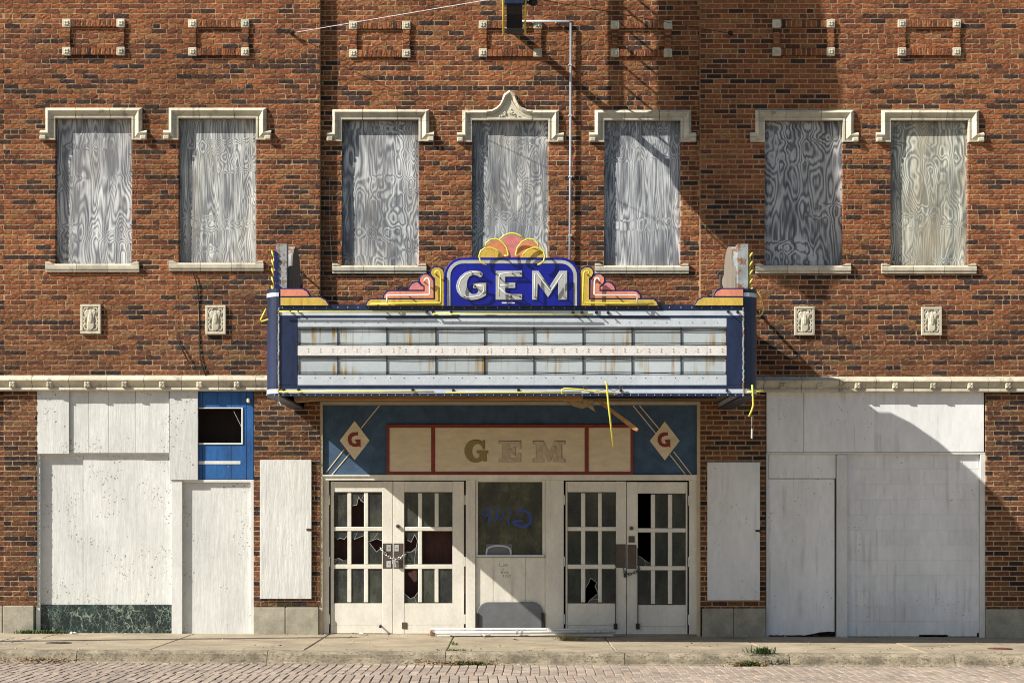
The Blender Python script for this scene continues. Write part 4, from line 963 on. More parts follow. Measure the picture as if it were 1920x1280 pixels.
# hardware
def plates(D, rs, m_='bronze'):
    for r4 in rs: panel('lock_plate', r4, YD - .004, .006, m_, D, .001)
plates(d1, [(717.5, 1018, 735.5, 1065)]); plates(d2, [(738, 1018, 756, 1065)]); plates(d3, [(1154.5, 1019.5, 1173.5, 1064)]); plates(d4, [(1176.3, 1020.5, 1193.5, 1066)])
for D, px_ in ((d1, 729), (d2, 744)):
    for py_ in (1027, 1057):
        panel('escutcheon', (px_ - 4.2, py_ - 6, px_ + 4.2, py_ + 6), YD - .009, .006, 'silver', D, .002)
        obj('screw', MB().disc(PX(px_, -YD), YD - .009, PZ(py_, -YD), .008), 'black_metal', D)
obj('lock_cylinder', MB().tube([(PX(745.5), YD - .03, PZ(986)), (PX(745.5), YD + .01, PZ(986))], .026, 12).tube([(PX(745.5), YD - .036, PZ(986)), (PX(745.5), YD - .028, PZ(986))], .011, 8), 'bronze', d2)
obj('lock_cylinder', MB().tube([(PX(1184.5), YD - .025, PZ(990)), (PX(1184.5), YD + .01, PZ(990))], .027, 12), 'bronze', d4)
panel('lock_case', (1178.5, 1004.5, 1190, 1016.5), YD - .012, .014, 'bronze', d4, .003)
for D, px_ in ((d3, 1154.2), (d4, 1195.8)):
    obj('bolt_rod', MB().tube([(PX(px_, -YD), YD - .02, PZ(1064)), (PX(px_, -YD), YD - .02, PZ(1172))], .008, 6), 'black_metal', D)
    panel('bolt_foot', (px_ - 3.5, 1168, px_ + 3.5, 1179), YD - .03, .03, 'black_metal', D, .006)
    obj('pull_handle', MB().tube([(PX(px_), YD, PZ(1028)), (PX(px_ ), YD - .05, PZ(1028)), (PX(px_), YD - .05, PZ(1060)), (PX(px_), YD, PZ(1060))], .007, 6), 'dark_iron', D)
obj('door_stop', MB().tube([(PX(712), YD, PZ(1172)), (PX(713), YD - .07, PZ(1174))], .012, 8).blob((PX(713), YD - .075, PZ(1174)), (.022, .02, .022), 8, 5), 'black_metal', d1)
panel('floor_lock', (753.5, 1166, 763, 1178), YD - .006, .008, 'bronze', d2, .002)

obj('inner_lining', MB().box(PX(612), PX(872), .34, .37, 0.02, 2.2), 'lining', EN)
# ticket booth
TB = empty('ticket_booth', (PX(957), .08, gz(0)), EN, label='ticket booth front with grimy window between the two door pairs')
for r4 in ((892, 900.3, 896.2, 1042), (1017, 900.3, 1022, 1042), (896.4, 900.3, 1016.8, 903)): panel('window_frame', r4, .075, .06, 'door_paint', TB)
panel('window_pane', (895.5, 902.5, 1017.5, 1041), .105, .004, 'booth_glass', TB, 0)
obj('counter', MB().box(PX(892), PX(1021.5), .035, .2, PZ(1043.5), PZ(1039.5), .004), 'galv', TB)
arch = [(912, 1039.5)] + [(935 + 23 * math.cos(math.pi - t * math.pi / 10), 1036 - 13.5 * math.sin(t * math.pi / 10) ** .6) for t in range(0, 11)] + [(958, 1039.5)]
obj('speaking_arch', MB().tube([(PX(a), .096, PZ(b)) for a, b in arch], .013, 8), 'stripe', TB)
panel('arch_plate', (911.5, 1019.5, 960, 1040), .1, .004, 'grey_plastic', TB, 0)
for a, b in ((892.3, 926), (926.4, 985.6), (986, 1021.7)): panel('booth_board', (a, 1044, b, 1190), .092, .03, 'door_paint', TB, .003)
gy = .1025
mb = MB()
gs = lambda pts: [(880 + x / 8, 900 + y / 8) for x, y in pts]
for pts, w in (([(320, 425), (270, 428), (215, 445), (195, 480), (215, 525), (255, 535), (295, 500), (310, 440)], .018), ([(312, 430), (300, 540), (285, 650)], .026), ([(412, 430), (412, 500), (415, 560), (370, 620)], .022),
               ([(415, 560), (480, 585), (515, 540), (520, 440)], .015), ([(610, 440), (625, 495)], .02), ([(595, 545), (582, 600), (598, 660)], .02),
               ([(725, 475), (790, 450), (850, 460), (905, 510), (925, 580), (905, 650), (840, 695), (760, 690), (690, 660), (660, 625), (700, 610), (790, 605)], .033)):
    stroke(gs(pts), w, -gy, gy, mb)
obj('graffiti', mb, 'marker', TB)
mb = MB(); ps = lambda pts: [(640 + x / 2.976, 850 + y / 2.976) for x, y in pts]
for pts in ([(882, 612), (885, 630), (900, 628)], [(902, 622), (908, 616), (912, 624), (904, 628)], [(916, 628), (920, 616), (925, 628)], [(930, 614), (930, 628)], [(902, 640), (902, 648)], [(898, 644), (906, 644)],
            [(892, 652), (892, 668), (902, 664), (894, 660), (901, 655)], [(908, 664), (914, 658), (920, 666)], [(924, 668), (926, 658), (932, 668)], [(900, 682), (908, 674), (905, 690)], [(916, 692), (920, 676)], [(926, 676), (926, 690)], [(934, 690), (938, 674)], [(944, 676), (940, 690)]):
    stroke(ps(pts), .0048, -.09, .0905, mb)
obj('scribble', mb, 'pencil', TB)
obj('booth_inner', MB().box(PX(880), PX(1035), 1.2, 1.25, 0, 3.2), 'interior', TB)
# ------------------------------------------------------------------ the marquee
MD = 2.85
MQ = empty('theater_marquee', (0, -MD / 2, PZ(742, MD)), label='wide navy marquee with blank letter panels and neon crest over the entrance', category='marquee')
def mp(name, r, d, thick, mat, parent=None, c=.002, **kw):
    x0, x1, z0, z1 = rect(*r, MD)                                          # pixels are read in the marquee's front plane
    return obj(name, MB().box(x0, x1, -d, -d + thick, z0, z1, c), mat, parent or MQ, **kw)
mx0, mx1 = PX(523, MD), PX(1394, MD); mz0, mz1 = PZ(742, MD), PZ(571, MD)
body = MB(); body.box(mx0 + .02, mx1 - .02, -MD + .06, -MD + .1, mz0 + .02, mz1 - .02); body.box(mx0 + .02, mx1 - .02, -MD + .1, BAY, mz1 - .12, mz1 - .08)
obj('backing', body, 'navy_metal', MQ)
obj('soffit', MB().box(mx0 - .1, mx1 + .1, -MD + .1, 0.0, PZ(753), PZ(753) + .03), 'soffit', MQ)
def end_profile(side, g=0.0):
    xi = (mx0 if side < 0 else mx1); xo = PX(497, MD) if side < 0 else PX(1422.5, MD); w = abs(xo - xi)
    p = [(xi, -MD - .005 - g)]
    for k in range(1, 9): t = k / 8 * math.pi / 2; p.append((xi + side * (w * math.sin(t) + g * math.sin(t)), -MD + .2 - (.205 + g) * math.cos(t)))
    p.append((xo + side * g, -.01)); p.append((xi, -.01)); return p
def extr_z(prof, z0, z1):
    n = len(prof); m = MB(); vs = [(x, y, z0) for x, y in prof] + [(x, y, z1) for x, y in prof]
    return m.add(vs, [tuple(reversed(range(n))), tuple(range(n, 2 * n))] + [(i, (i + 1) % n, n + (i + 1) % n, n + i) for i in range(n)])
for side in (-1, 1):
    E = obj('end_panel', extr_z(end_profile(side), PZ(742, MD), PZ(541, MD)), 'navy_metal', MQ)
    for a, b in ((556, 548.5), (737.5, 729)): obj('white_stripe', extr_z(end_profile(side, .004), PZ(a, MD), PZ(b, MD)), 'stripe', E)
    mb = MB(); xs_ = mx0 if side < 0 else mx1; z = PZ(741, MD)
    while z < PZ(575, MD):
        mb.blob((xs_ + R.uniform(-.004, .004), -MD - .008, z), (.013, .012, .016), 6, 4); z += .027
    obj('seam_bead', mb, 'rust_metal', E, smooth=True)
for r, m_, dd in (((524, 571, 1393.5, 582), 'navy_metal', .004), ((524, 582.2, 1393.5, 591.5), 'stripe', .001), ((524, 591.7, 1393.5, 596.3), 'navy_metal', .003), ((524, 596.5, 558.3, 721.8), 'navy_metal', .002), ((1362.5, 596.5, 1393.5, 721.8), 'navy_metal', .002),
                  ((524, 722, 1393.5, 728.8), 'navy_metal', .003), ((524, 729, 1393.5, 737), 'stripe', .001), ((524, 737.2, 1393.5, 742.5), 'navy_metal', .006)):
    mp('fascia_strip', r, MD + dd, .03, m_)
def dots(py, px0, px1, step, r, m_, d, jit=2.0, dbl=0):
    mb = MB(); x = px0
    while x < px1:
        mb.disc(PX(x, MD), -d, PZ(py, MD), r, .007)
        if dbl: mb.disc(PX(x, MD), -d, PZ(py + dbl, MD), r, .007)
        x += step + R.uniform(-jit, jit)
    return obj('rivets', mb, m_, MQ, kind='stuff')
dots(576.5, 530, 1390, 20, .009, 'silver', MD + .004); dots(740.2, 500, 1416, 15.2, .008, 'silver', MD + .006, .6)
mp('panel_strip', (558.5, 596.6, 1001.5, 612.8), MD + .003, .012, 'panel_metal'); mp('panel_strip', (1002, 596.6, 1362.3, 612.8), MD + .003, .012, 'panel_metal')
mp('panel_strip', (558.5, 703.2, 1001.5, 721.8), MD + .003, .012, 'panel_metal'); mp('panel_strip', (1002, 703.2, 1362.3, 721.8), MD + .003, .012, 'panel_metal')
mp('middle_strip', (558.5, 648.3, 989.5, 666.5), MD + .005, .012, 'mid_metal'); mp('middle_strip', (990, 648.3, 1362.3, 666.5), MD + .003, .012, 'mid_metal')
dots(604.3, 566, 1360, 23.5, .006, 'black_metal', MD + .003, 1.5); dots(708, 562, 1360, 27, .006, 'black_metal', MD + .003, 2); dots(654.5, 578, 1360, 22.8, .0065, 'bronze', MD + .005, .3, 4.5)
dv = [560, 633, 725, 817, 908.5, 1001, 1093, 1185, 1277, 1361]
for t, b in ((613, 648.1), (666.7, 703)):
    for k in range(len(dv) - 1):
        mp('glass_panel', (dv[k] + .8, t, dv[k + 1] - .8, b), MD - .018 + R.uniform(-.002, .002), .008, 'milk_glass', c=.001)
    for x in dv[1:-1]: mp('divider', (x - .7, t, x + .7, b), MD - .004, .02, 'black_metal', c=0)
    mp('divider', (1360, t, 1361.5, b), MD - .004, .02, 'rust_metal', c=0); mp('divider', (559, t, 560.2, b), MD - .004, .02, 'rust_metal', c=0)
    for py_ in (t + 3.2, t + 5.6, b - 5.2, b - 2.8):
        for k in range(len(dv) - 1):
            sg = R.uniform(-1, 1.3); n = 6
            pts = [(PX(dv[k] + (dv[k + 1] - dv[k]) * q / n, MD), -MD + .002, PZ(py_ + sg * math.sin(math.pi * q / n), MD)) for q in range(n + 1)]
            obj('letter_rail', MB().tube(pts, .0042, 5), 'black_metal', MQ)
# crest
def cp(px_, py_): return (PX(px_, MD), PZ(py_, MD))
def arc(cx, cy, r, a0, a1, n=8, ry=None): return [(cx + r * math.cos(math.radians(a0 + (a1 - a0) * k / n)), cy - (ry or r) * math.sin(math.radians(a0 + (a1 - a0) * k / n))) for k in range(n + 1)]
CR = empty('name_crest', (0, -MD, PZ(574, MD)), MQ, label='royal blue crest with silver GEM letters and clear neon')
out = [(833, 574.5)] + [(833, 520)] + arc(868, 519, 35, 180, 90, 8) + arc(1052, 519, 35, 90, 0, 8) + [(1087, 574.5)]
obj('crest_board', MB().prism([cp(*p) for p in out], -MD - .05, -MD + .10, .006), 'royal', CR)
def strip(pts, w, y0, y1, mat, parent, name):
    pts = [Vector(cp(*p)) for p in pts]; L, Rt = [], []
    for i, p in enumerate(pts):
        a = pts[max(0, i - 1)]; b = pts[min(len(pts) - 1, i + 1)]; t_ = (b - a).normalized(); n_ = Vector((-t_.y, t_.x)) * w / 2
        L.append(p + n_); Rt.append(p - n_)
    return obj(name, MB().prism([tuple(p) for p in L + Rt[::-1]], y0, y1, .001), mat, parent)
strip([(841.5, 574)] + [(841.5, 521)] + arc(868.5, 519, 27, 180, 90, 8) + arc(1051.5, 519, 27, 90, 0, 8) + [(1078.5, 574)], .042, -MD - .056, -MD - .048, 'silver', CR, 'silver_border')
CZ = lambda pts: [cp(800 + x / 5.82, 420 + y / 5.82) for x, y in pts]
GG = [(612, 545), (590, 525), (540, 517), (480, 515), (420, 535), (370, 575), (335, 630), (322, 690), (335, 745), (375, 795), (430, 825), (490, 835), (550, 830), (600, 812), (650, 785), (652, 650), (510, 652), (510, 705), (555, 712), (568, 740), (545, 770), (500, 772), (465, 745), (440, 690), (445, 630), (465, 585), (500, 562), (545, 570), (590, 590), (612, 572)]
GE = [(755, 518), (1040, 518), (1043, 582), (858, 582), (858, 645), (968, 645), (968, 705), (858, 705), (858, 740), (890, 770), (1042, 770), (1042, 832), (755, 832)]
GM = [(1152, 518), (1222, 518), (1340, 690), (1450, 518), (1532, 518), (1532, 832), (1435, 832), (1435, 640), (1325, 805), (1212, 650), (1205, 832), (1152, 832)]
yc = -MD - .05
for pts in (GG, GE, GM): obj('letter', MB().prism(CZ(pts), yc - .012, yc, .003), 'silver', CR)
def neon(pts, r, mat, parent, z, y=None, name='neon_tube'):
    y = y if y is not None else yc - .055
    P = [(p[0], y, p[1]) for p in z(pts)]
    return obj(name, MB().tube(P, r, 7), mat, parent, smooth=True)
neon([(600, 545), (560, 535), (500, 540), (430, 565), (375, 620), (355, 690), (375, 760), (430, 805), (500, 812), (580, 795), (628, 745), (625, 685), (540, 680)], .009, 'gtube', CR, CZ)
neon([(1030, 545), (900, 545), (795, 560), (790, 660), (795, 800)], .008, 'gtube', CR, CZ); neon([(940, 685), (810, 680), (785, 700), (860, 770), (1030, 800)], .008, 'gtube', CR, CZ)
neon([(1185, 810), (1180, 560), (1200, 550), (1340, 740), (1360, 735), (1480, 560), (1500, 560), (1503, 815)], .009, 'gtube', CR, CZ)
for (x, y) in ((590, 555), (530, 690), (415, 800), (1025, 550), (935, 545), (1020, 800), (920, 800), (1185, 805), (1500, 800), (800, 600), (490, 540)):
    p = CZ([(x, y)])[0]; obj('tube_support', MB().tube([(p[0], yc, p[1]), (p[0], yc - .05, p[1])], .008, 6).blob((p[0], yc - .052, p[1]), (.014, .012, .014)), 'bronze', CR)
# maker's mark: too worn to read
mb = MB()
for k, (a, b) in enumerate(((941, 949.5), (952, 958.5), (960, 965))):
    x = a
    while x < b: w_ = R.uniform(.8, 1.5); x0, z0 = cp(x, 569.8); x1, z1 = cp(x + w_, 567.2 + R.uniform(-.4, .5)); mb.box(x0, x1, yc - .001, yc + .001, z0, z1); x += w_ + .3
obj('worn_mark', mb, 'wtube', CR)
# fan above the crest
mir = 932
def fan(pts, m_, y, both=True, nm='fan_lobe'):
    for s_ in ((1, -1) if both else (1,)):
        q = [(x if s_ > 0 else 2 * mir - x, yv) for x, yv in pts]; obj(nm, MB().prism(CZ(q), y, y + .02, .002), m_, CR)
yf = -MD + .0
fan([(770, 372)] + [(932 + 158 * math.cos(math.radians(a)), 285 - 165 * math.sin(math.radians(a))) for a in range(180, -1, -15)] + [(1094, 372)], 'pink', yf, False)
fan([(655, 372), (640, 290), (650, 235), (700, 190), (760, 180), (825, 215), (870, 280), (890, 372)], 'orange', yf - .022)
fan([(580, 372), (585, 320), (630, 285), (700, 278), (770, 305), (820, 350), (830, 372)], 'yellow', yf - .044)
FT = [[(645, 268), (650, 225), (700, 184), (760, 177), (825, 210), (875, 275), (893, 350), (885, 362), (845, 362)], [(820, 352), (770, 300), (700, 273), (640, 276), (592, 310), (575, 365), (588, 418), (620, 445), (655, 460)]]
for pts in FT:
    for s_ in (1, -1): neon([(x if s_ > 0 else 2 * mir - x, yv) for x, yv in pts], .011, 'ytube', CR, CZ, yc - .07)
neon([(797, 182), (850, 138), (890, 122), (932, 116), (974, 122), (1014, 138), (1072, 172)], .011, 'ytube', CR, CZ, yc - .055)
# stepped wings beside the crest
WZ = lambda s_: (lambda pts: [cp((680 + x / 10.667) if s_ > 0 else 1920.5 - (680 + x / 10.667), 490 + y / 10.667) for x, y in pts])
WS = [(45, 897), (60, 840), (110, 765), (180, 740), (395, 740), (410, 670), (460, 600), (530, 575), (905, 575), (930, 490), (980, 430), (1050, 400), (1115, 402), (1130, 330), (1180, 265), (1250, 240), (1320, 250), (1345, 270), (1350, 190), (1400, 120), (1480, 90), (1560, 110), (1620, 150), (1632, 200), (1632, 897)]
WY = [(80, 890), (110, 815), (170, 770), (1455, 770), (1455, 345), (1400, 300), (1370, 240), (1390, 170), (1450, 130), (1530, 130), (1600, 180), (1622, 230), (1622, 890)]
WO = [(430, 740), (445, 680), (500, 620), (560, 605), (1245, 605), (1245, 500), (1190, 465), (1150, 400), (1160, 330), (1220, 275), (1300, 275), (1370, 330), (1415, 400), (1420, 740)]
WP = [(935, 575), (955, 510), (1010, 450), (1080, 425), (1120, 440), (1170, 495), (1220, 515), (1220, 575)]
for s_ in (1, -1):
    W = empty('crest_wing', (PX(760 if s_ > 0 else 1160, MD), -MD, PZ(574, MD)), MQ, label='stepped yellow and salmon wing on the %s of the crest' % ('left' if s_ > 0 else 'right'))
    z_ = WZ(s_)
    obj('wing_board', MB().prism(z_(WS), -MD - .03, -MD + .05, .004), 'navy_line', W)
    obj('yellow_field', MB().prism(z_(WY), -MD - .036, -MD - .028, .001), 'yellow', W); obj('salmon_field', MB().prism(z_(WO), -MD - .036, -MD - .028, .001), 'salmon', W); obj('pink_field', MB().prism(z_(WP), -MD - .036, -MD - .028, .001), 'pink', W)
    neon([(165, 868), (800, 858), (1555, 845), (1580, 825), (1570, 500), (1565, 270), (1540, 218), (1490, 205), (1458, 238), (1468, 272)], .011, 'ytube', W, z_, -MD - .09)
    neon([(498, 838), (498, 702), (520, 698), (1330, 690), (1352, 668), (1345, 420), (1330, 370), (1290, 352), (1250, 380), (1242, 420)], .011, 'wtube', W, z_, -MD - .09)
    for (x, y) in ((920, 690), (498, 838), (1250, 430), (1480, 280), (1070, 862), (300, 866)):
        p = z_([(x, y)])[0]; obj('tube_support', MB().tube([(p[0], -MD - .03, p[1]), (p[0], -MD - .085, p[1])], .009, 6), 'bronze', W)
    # small step by the end column
    ez = lambda pts: [cp((480 + x / 7.11) if s_ > 0 else 1919.5 - (480 + x / 7.11), 440 + y / 7.11) for x, y in pts]
    W2 = empty('corner_step', (PX(570 if s_ > 0 else 1350, MD), -MD, PZ(574, MD)), MQ, label='small salmon and yellow step at the %s marquee corner' % ('left' if s_ > 0 else 'right'))
    obj('step_board', MB().prism(ez([(325, 712), (640, 712), (700, 745), (740, 830), (880, 830), (950, 870), (992, 948), (325, 948)]), -MD - .02, -MD + .05, .004), 'navy_line', W2)
    obj('salmon_field', MB().prism(ez([(332, 730), (620, 730), (680, 760), (715, 820), (332, 822)]), -MD - .026, -MD - .018, .001), 'salmon', W2); obj('yellow_field', MB().prism(ez([(332, 842), (860, 842), (930, 880), (970, 945), (332, 945)]), -MD - .026, -MD - .018, .001), 'yellow', W2)
    # the same crest stands on the side face, seen edge-on from the street
    fx = lambda x: x if s_ > 0 else 1920.5 - x
    F = empty('side_crest', (PX(fx(515), MD), -1.4, PZ(541, MD)), MQ, label='rusty side crest standing edge-on above the %s marquee corner' % ('left' if s_ > 0 else 'right'))
    xa, xb = PX(fx(505), MD), PX(fx(527), MD); zf0, zf1 = PZ(541, MD), PZ(455, MD); zb_ = PZ(571, MD)
    cd = 1.38
    yz = [(-cd - .80, zb_), (-cd - .80, zb_ + .42), (-cd - .74, zb_ + .53), (-cd - .62, zb_ + .585), (-cd - .46, zb_ + .60), (-cd - .40, zb_ + .74), (-cd - .27, zb_ + .84), (-cd - .1, zb_ + .90), (-cd + .1, zb_ + .90), (-cd + .27, zb_ + .84), (-cd + .40, zb_ + .74), (-cd + .46, zb_ + .60), (-cd + .62, zb_ + .585), (-cd + .74, zb_ + .50), (-cd + .78, zb_ + .42), (-cd + .92, zb_ + .40), (-cd + 1.0, zb_ + .30), (-cd + 1.12, zb_ + .27), (-cd + 1.3, zb_ + .2), (-cd + 1.36, zb_)]
    obj('crest_body', MB().extr_x(yz, xa, xb), 'rust_metal', F)
    obj('crest_post', MB().box(xa, xb, -cd - .84, -cd - .70, zf0 - .05, zb_ + .83, .006), 'rust_metal', F)
    obj('crest_lining', MB().extr_x([(y, z + .004) for y, z in yz], xb + .002 * s_, xb + .02 * s_), 'old_wood', F)
    for k, (zc, rr_) in enumerate(((.06, .075), (.19, .04), (.27, .035), (.35, .035), (.43, .045), (.51, .03))):
        if s_ < 0: break
        pts = [(xa - .02, zf0 + zc - rr_)] + [(xa + rr_ * .95 * math.sin(math.radians(a)), zf0 + zc - rr_ * math.cos(math.radians(a))) for a in range(0, 181, 20)] + [(xa - .02, zf0 + zc + rr_)]
        obj('scallop', MB().prism(pts, -cd - .856, -cd - .841), 'navy_line', F)
    # scrolled yellow tubes on the outer side of the fin
    m = MB(); xo = xa - .035 * s_
    for k in range(5):
        zc = zf0 + .06 + k * .11; r_ = .05 if s_ > 0 else .03
        m.tube([(xo - s_ * .02 * math.sin(q * .8), -cd - .8 + r_ * math.cos(q * .785), zc + r_ * math.sin(q * .785)) for q in range(8)], .012, 6, closed=True)
    m.tube([(xo, -cd - .7, zf0 - .02), (xo + .006 * s_, -cd - .66, zf0 + .25), (xo + .012 * s_, -cd - .8, zf0 + .53)], .016, 6)
    obj('neon_scroll', m, 'ytube', F, smooth=True)
    # hanger rod from the wall
    hx_, hy_ = (563, 508) if s_ > 0 else (1352, 510)
    Hn = empty('hanger_rod', (PX(hx_), -.1, PZ(hy_)), MQ)
    p0 = Vector((PX(hx_), .02, PZ(hy_))); p1 = Vector((PX(hx_ + 3 * s_, 1.2), -1.2, PZ(550, 1.2)))
    pt = lambda u: tuple(p0.lerp(p1, u))
    obj('rod', MB().tube([pt(.18), pt(1.0)], .020, 8), 'dark_iron', Hn)
    q = pt(.13); obj('eye', MB().tube([(q[0] + .04 * math.cos(a * .785), q[1], q[2] + .045 * math.sin(a * .785)) for a in range(8)], .016, 7, closed=True).tube([(q[0] - .02, .02, q[2] + .05), (q[0], q[1] - .02, q[2] + .02)], .014, 7), 'dark_iron', Hn)
# neon along the fascia
def fneon(pts, m_='ytube', r=.0095, d=MD + .06, nm='neon_tube'):
    return obj(nm, MB().tube([(PX(a, MD), -d, PZ(b, MD)) for a, b in pts], r, 7), m_, MQ, smooth=True)
fneon([(525, 585), (600, 585.5), (800, 586)]); fneon([(812, 589), (960, 590), (1112, 590.5)])
fneon([(524, 734.5), (700, 734.5), (815, 735)]); fneon([(836, 736), (970, 735.8), (1090, 735.5)])
for x, y in ((545, 583), (560, 583.5), (800, 584), (812, 585), (846, 586), (1074, 586), (1091, 586), (1118, 586), (1140, 586), (1365, 584), (1383, 585), (532, 731), (560, 731), (774, 731), (850, 732), (972, 731), (1363, 732), (1164, 732)):
    m = MB().tube([(PX(x, MD), -MD, PZ(y, MD)), (PX(x, MD), -MD - .07, PZ(y + 1, MD))], .009, 6).blob((PX(x, MD), -MD - .01, PZ(y, MD)), (.02, .02, .02)); obj('tube_support', m, 'black_metal', MQ)
fneon([(1054, 740), (1054, 730.5), (1058, 729), (1090, 731), (1115, 735), (1157, 739)], r=.010, d=MD + .09, nm='broken_tube')
fneon([(1134, 716), (1136.5, 722), (1140, 760), (1149, 838)], r=.012, d=MD + .13, nm='dangling_tube')
fneon([(1400, 735), (1415, 734.5), (1431, 733.5)], r=.013, d=MD + .05, nm='broken_tube'); fneon([(1409, 722), (1410, 735), (1411, 760), (1408, 770), (1403, 781)], r=.012, d=MD + .07, nm='dangling_tube')
fneon([(1408.5, 781), (1408, 804)], 'wire', .0025, MD + .07, 'dangling_wire'); m = MB().tube([(PX(1409, MD), -MD - .07, PZ(804, MD)), (PX(1408.5, MD), -MD - .07, PZ(822, MD))], .013, 8); obj('wire_end', m, 'silver', MQ)
fneon([(519, 599), (500, 597.5), (487, 601.5), (486.5, 598), (497, 577)], r=.011, d=MD - .1, nm='broken_tube'); fneon([(1415, 591), (1428, 590), (1434, 580), (1430, 560), (1422, 545)], 'ytube', .008, MD - .1, 'broken_tube')
m = MB()
for x, y in ((1097, 727), (1164, 727)): m.tube([(PX(x, MD) + .02 * math.cos(a), -MD - .04, PZ(y, MD) + .02 * math.sin(a)) for a in [k * .785 for k in range(8)]], .007, 6, closed=True)
m.tube([(PX(1098, MD), -MD - .03, PZ(729, MD)), (PX(1106, MD), -MD - .07, PZ(735, MD)), (PX(1120, MD), -MD - .05, PZ(733, MD)), (PX(1140, MD), -MD - .06, PZ(729, MD)), (PX(1150, MD), -MD - .05, PZ(734, MD)), (PX(1163, MD), -MD - .04, PZ(728, MD))], .004, 5)
obj('loose_wiring', m, 'dark_iron', MQ)
# splintered underside
x0, x1 = PX(598, 2.6), PX(1092, 2.6)
obj('timber_trim', MB().box(x0, x1, -2.68, -2.60, PZ(750, 2.64), PZ(741, 2.64), .006), 'brown_wood', MQ)
obj('timber_trim', MB().box(x1 + .01, mx1 - .3, -2.66, -2.58, PZ(747.5, 2.62), PZ(739, 2.62), .006), 'black_metal', MQ)
tp = [(1052, 747), (1066, 757), (1078, 762), (1092, 766), (1102, 762), (1110, 768), (1117, 772), (1113, 764), (1112, 757), (1118, 752), (1105, 749), (1078, 746)]
obj('torn_board', MB().prism([(PX(a, 2.5), PZ(b, 2.5)) for a, b in tp], -2.5, -2.485, .003), 'fibre', MQ)
q0, q1 = Vector((PX(1122, 2.55), -2.55, PZ(751, 2.55))), Vector((PX(1196, 2.65), -2.65, PZ(807, 2.65)))
u = (q1 - q0).normalized(); n_ = Vector((-u.z, 0, u.x)) * .028; m = MB(); vs = []
for p, sc_ in ((q0, .6), (q1 - u * .06, 1.0), (q1, .55)):
    for e in (-1, 1):
        for yy_ in (-.012, .012): vs.append(tuple(p + n_ * e * sc_ + Vector((0, yy_, 0))))
fs = []
for k in (0, 4): fs += [(k, k + 2, k + 6, k + 4), (k + 1, k + 5, k + 7, k + 3), (k, k + 4, k + 5, k + 1), (k + 2, k + 3, k + 7, k + 6)]
fs += [(0, 1, 3, 2), (8, 10, 11, 9)]
obj('hanging_lath', m.add(vs, fs), 'brown_wood', MQ)
m = MB().prism([(PX(a, 1.2), PZ(b, 1.2)) for a, b in ((528, 741), (600, 745), (597, 751), (575, 753), (560, 755), (548, 751), (535, 750))], -1.25, -1.2, .006)
obj('torn_board', m, 'fibre', MQ)
obj('dangling_wire', MB().tube([(PX(522, MD), -MD + .05, PZ(742, MD)), (PX(522, MD), -MD + .06, PZ(752, MD)), (PX(526, MD), -MD + .05, PZ(759, MD))], .006, 6), 'wire', MQ)
# ------------------------------------------------------------------ the blade sign above
bx_ = PX(964.5, 1.7)
BS = empty('blade_sign', (bx_, -1.4, PZ(112)), label='black-bottomed upright projecting sign with yellow side tubes, cut off at the top edge', category='sign')
def bl(d, wy): return (-d, PZ(wy))
prof = [bl(.83, -560), bl(.83, 60), bl(.86, 76), bl(1.02, 90), bl(1.2, 104), bl(1.36, 112), bl(1.55, 108), bl(1.74, 90), bl(1.875, 62), bl(1.95, 20), bl(1.96, -80), bl(1.9, -140), bl(1.86, -230), bl(1.98, -290), bl(2.0, -340), bl(1.94, -400), bl(1.87, -470), bl(1.87, -560)]
obj('sign_body', MB().extr_x(prof, bx_ - .1, bx_ + .1), 'black_metal', BS)
for s_ in (-1, 1):
    pr2 = [(y * (1 - .015) - (.0), z + .012) for y, z in prof[6:10]]
    fr = MB()
    fr.tube([(bx_ + s_ * .14, y, z - .01) for y, z in prof[4:11]], .014, 7)
    obj('neon_tube', fr, 'ytube', BS, smooth=True)
    obj('edge_strip', MB().box(bx_ + s_ * .1, bx_ + s_ * .13, -1.94, -1.86, PZ(24), PZ(-70), .004), 'navy_metal', BS)
    m = MB()
    for k in (6, 8): y, z = prof[k]; m.tube([(bx_ + s_ * .1, y, z), (bx_ + s_ * .15, y, z - .005)], .012, 6)
    obj('tube_support', m, 'galv', BS)
obj('front_cap', MB().box(bx_ - .13, bx_ + .13, -1.90, -1.80, PZ(78), PZ(46), .01), 'navy_metal', BS)
obj('support_post', MB().tube([(bx_, -.53, PZ(60)), (bx_, -.53, PZ(-560))], .05, 8), 'dark_iron', BS)
for k in range(16): wy = 20 - k * 37; obj('rung', MB().tube([(bx_, -.53, PZ(wy)), (bx_, -.84, PZ(wy))], .016, 6), 'dark_iron', BS)
for wy in (50, -250, -540): obj('support_arm', MB().box(bx_ - .03, bx_ + .03, -.84, BAY, PZ(wy + 10), PZ(wy - 1), .004), 'dark_iron', BS)
obj('lamp', MB().blob((bx_ + .24, -1.75, PZ(70)), (.06, .06, .05), 10, 6).tube([(bx_ + .1, -1.75, PZ(70)), (bx_ + .2, -1.75, PZ(70))], .02, 8), 'black_metal', BS)
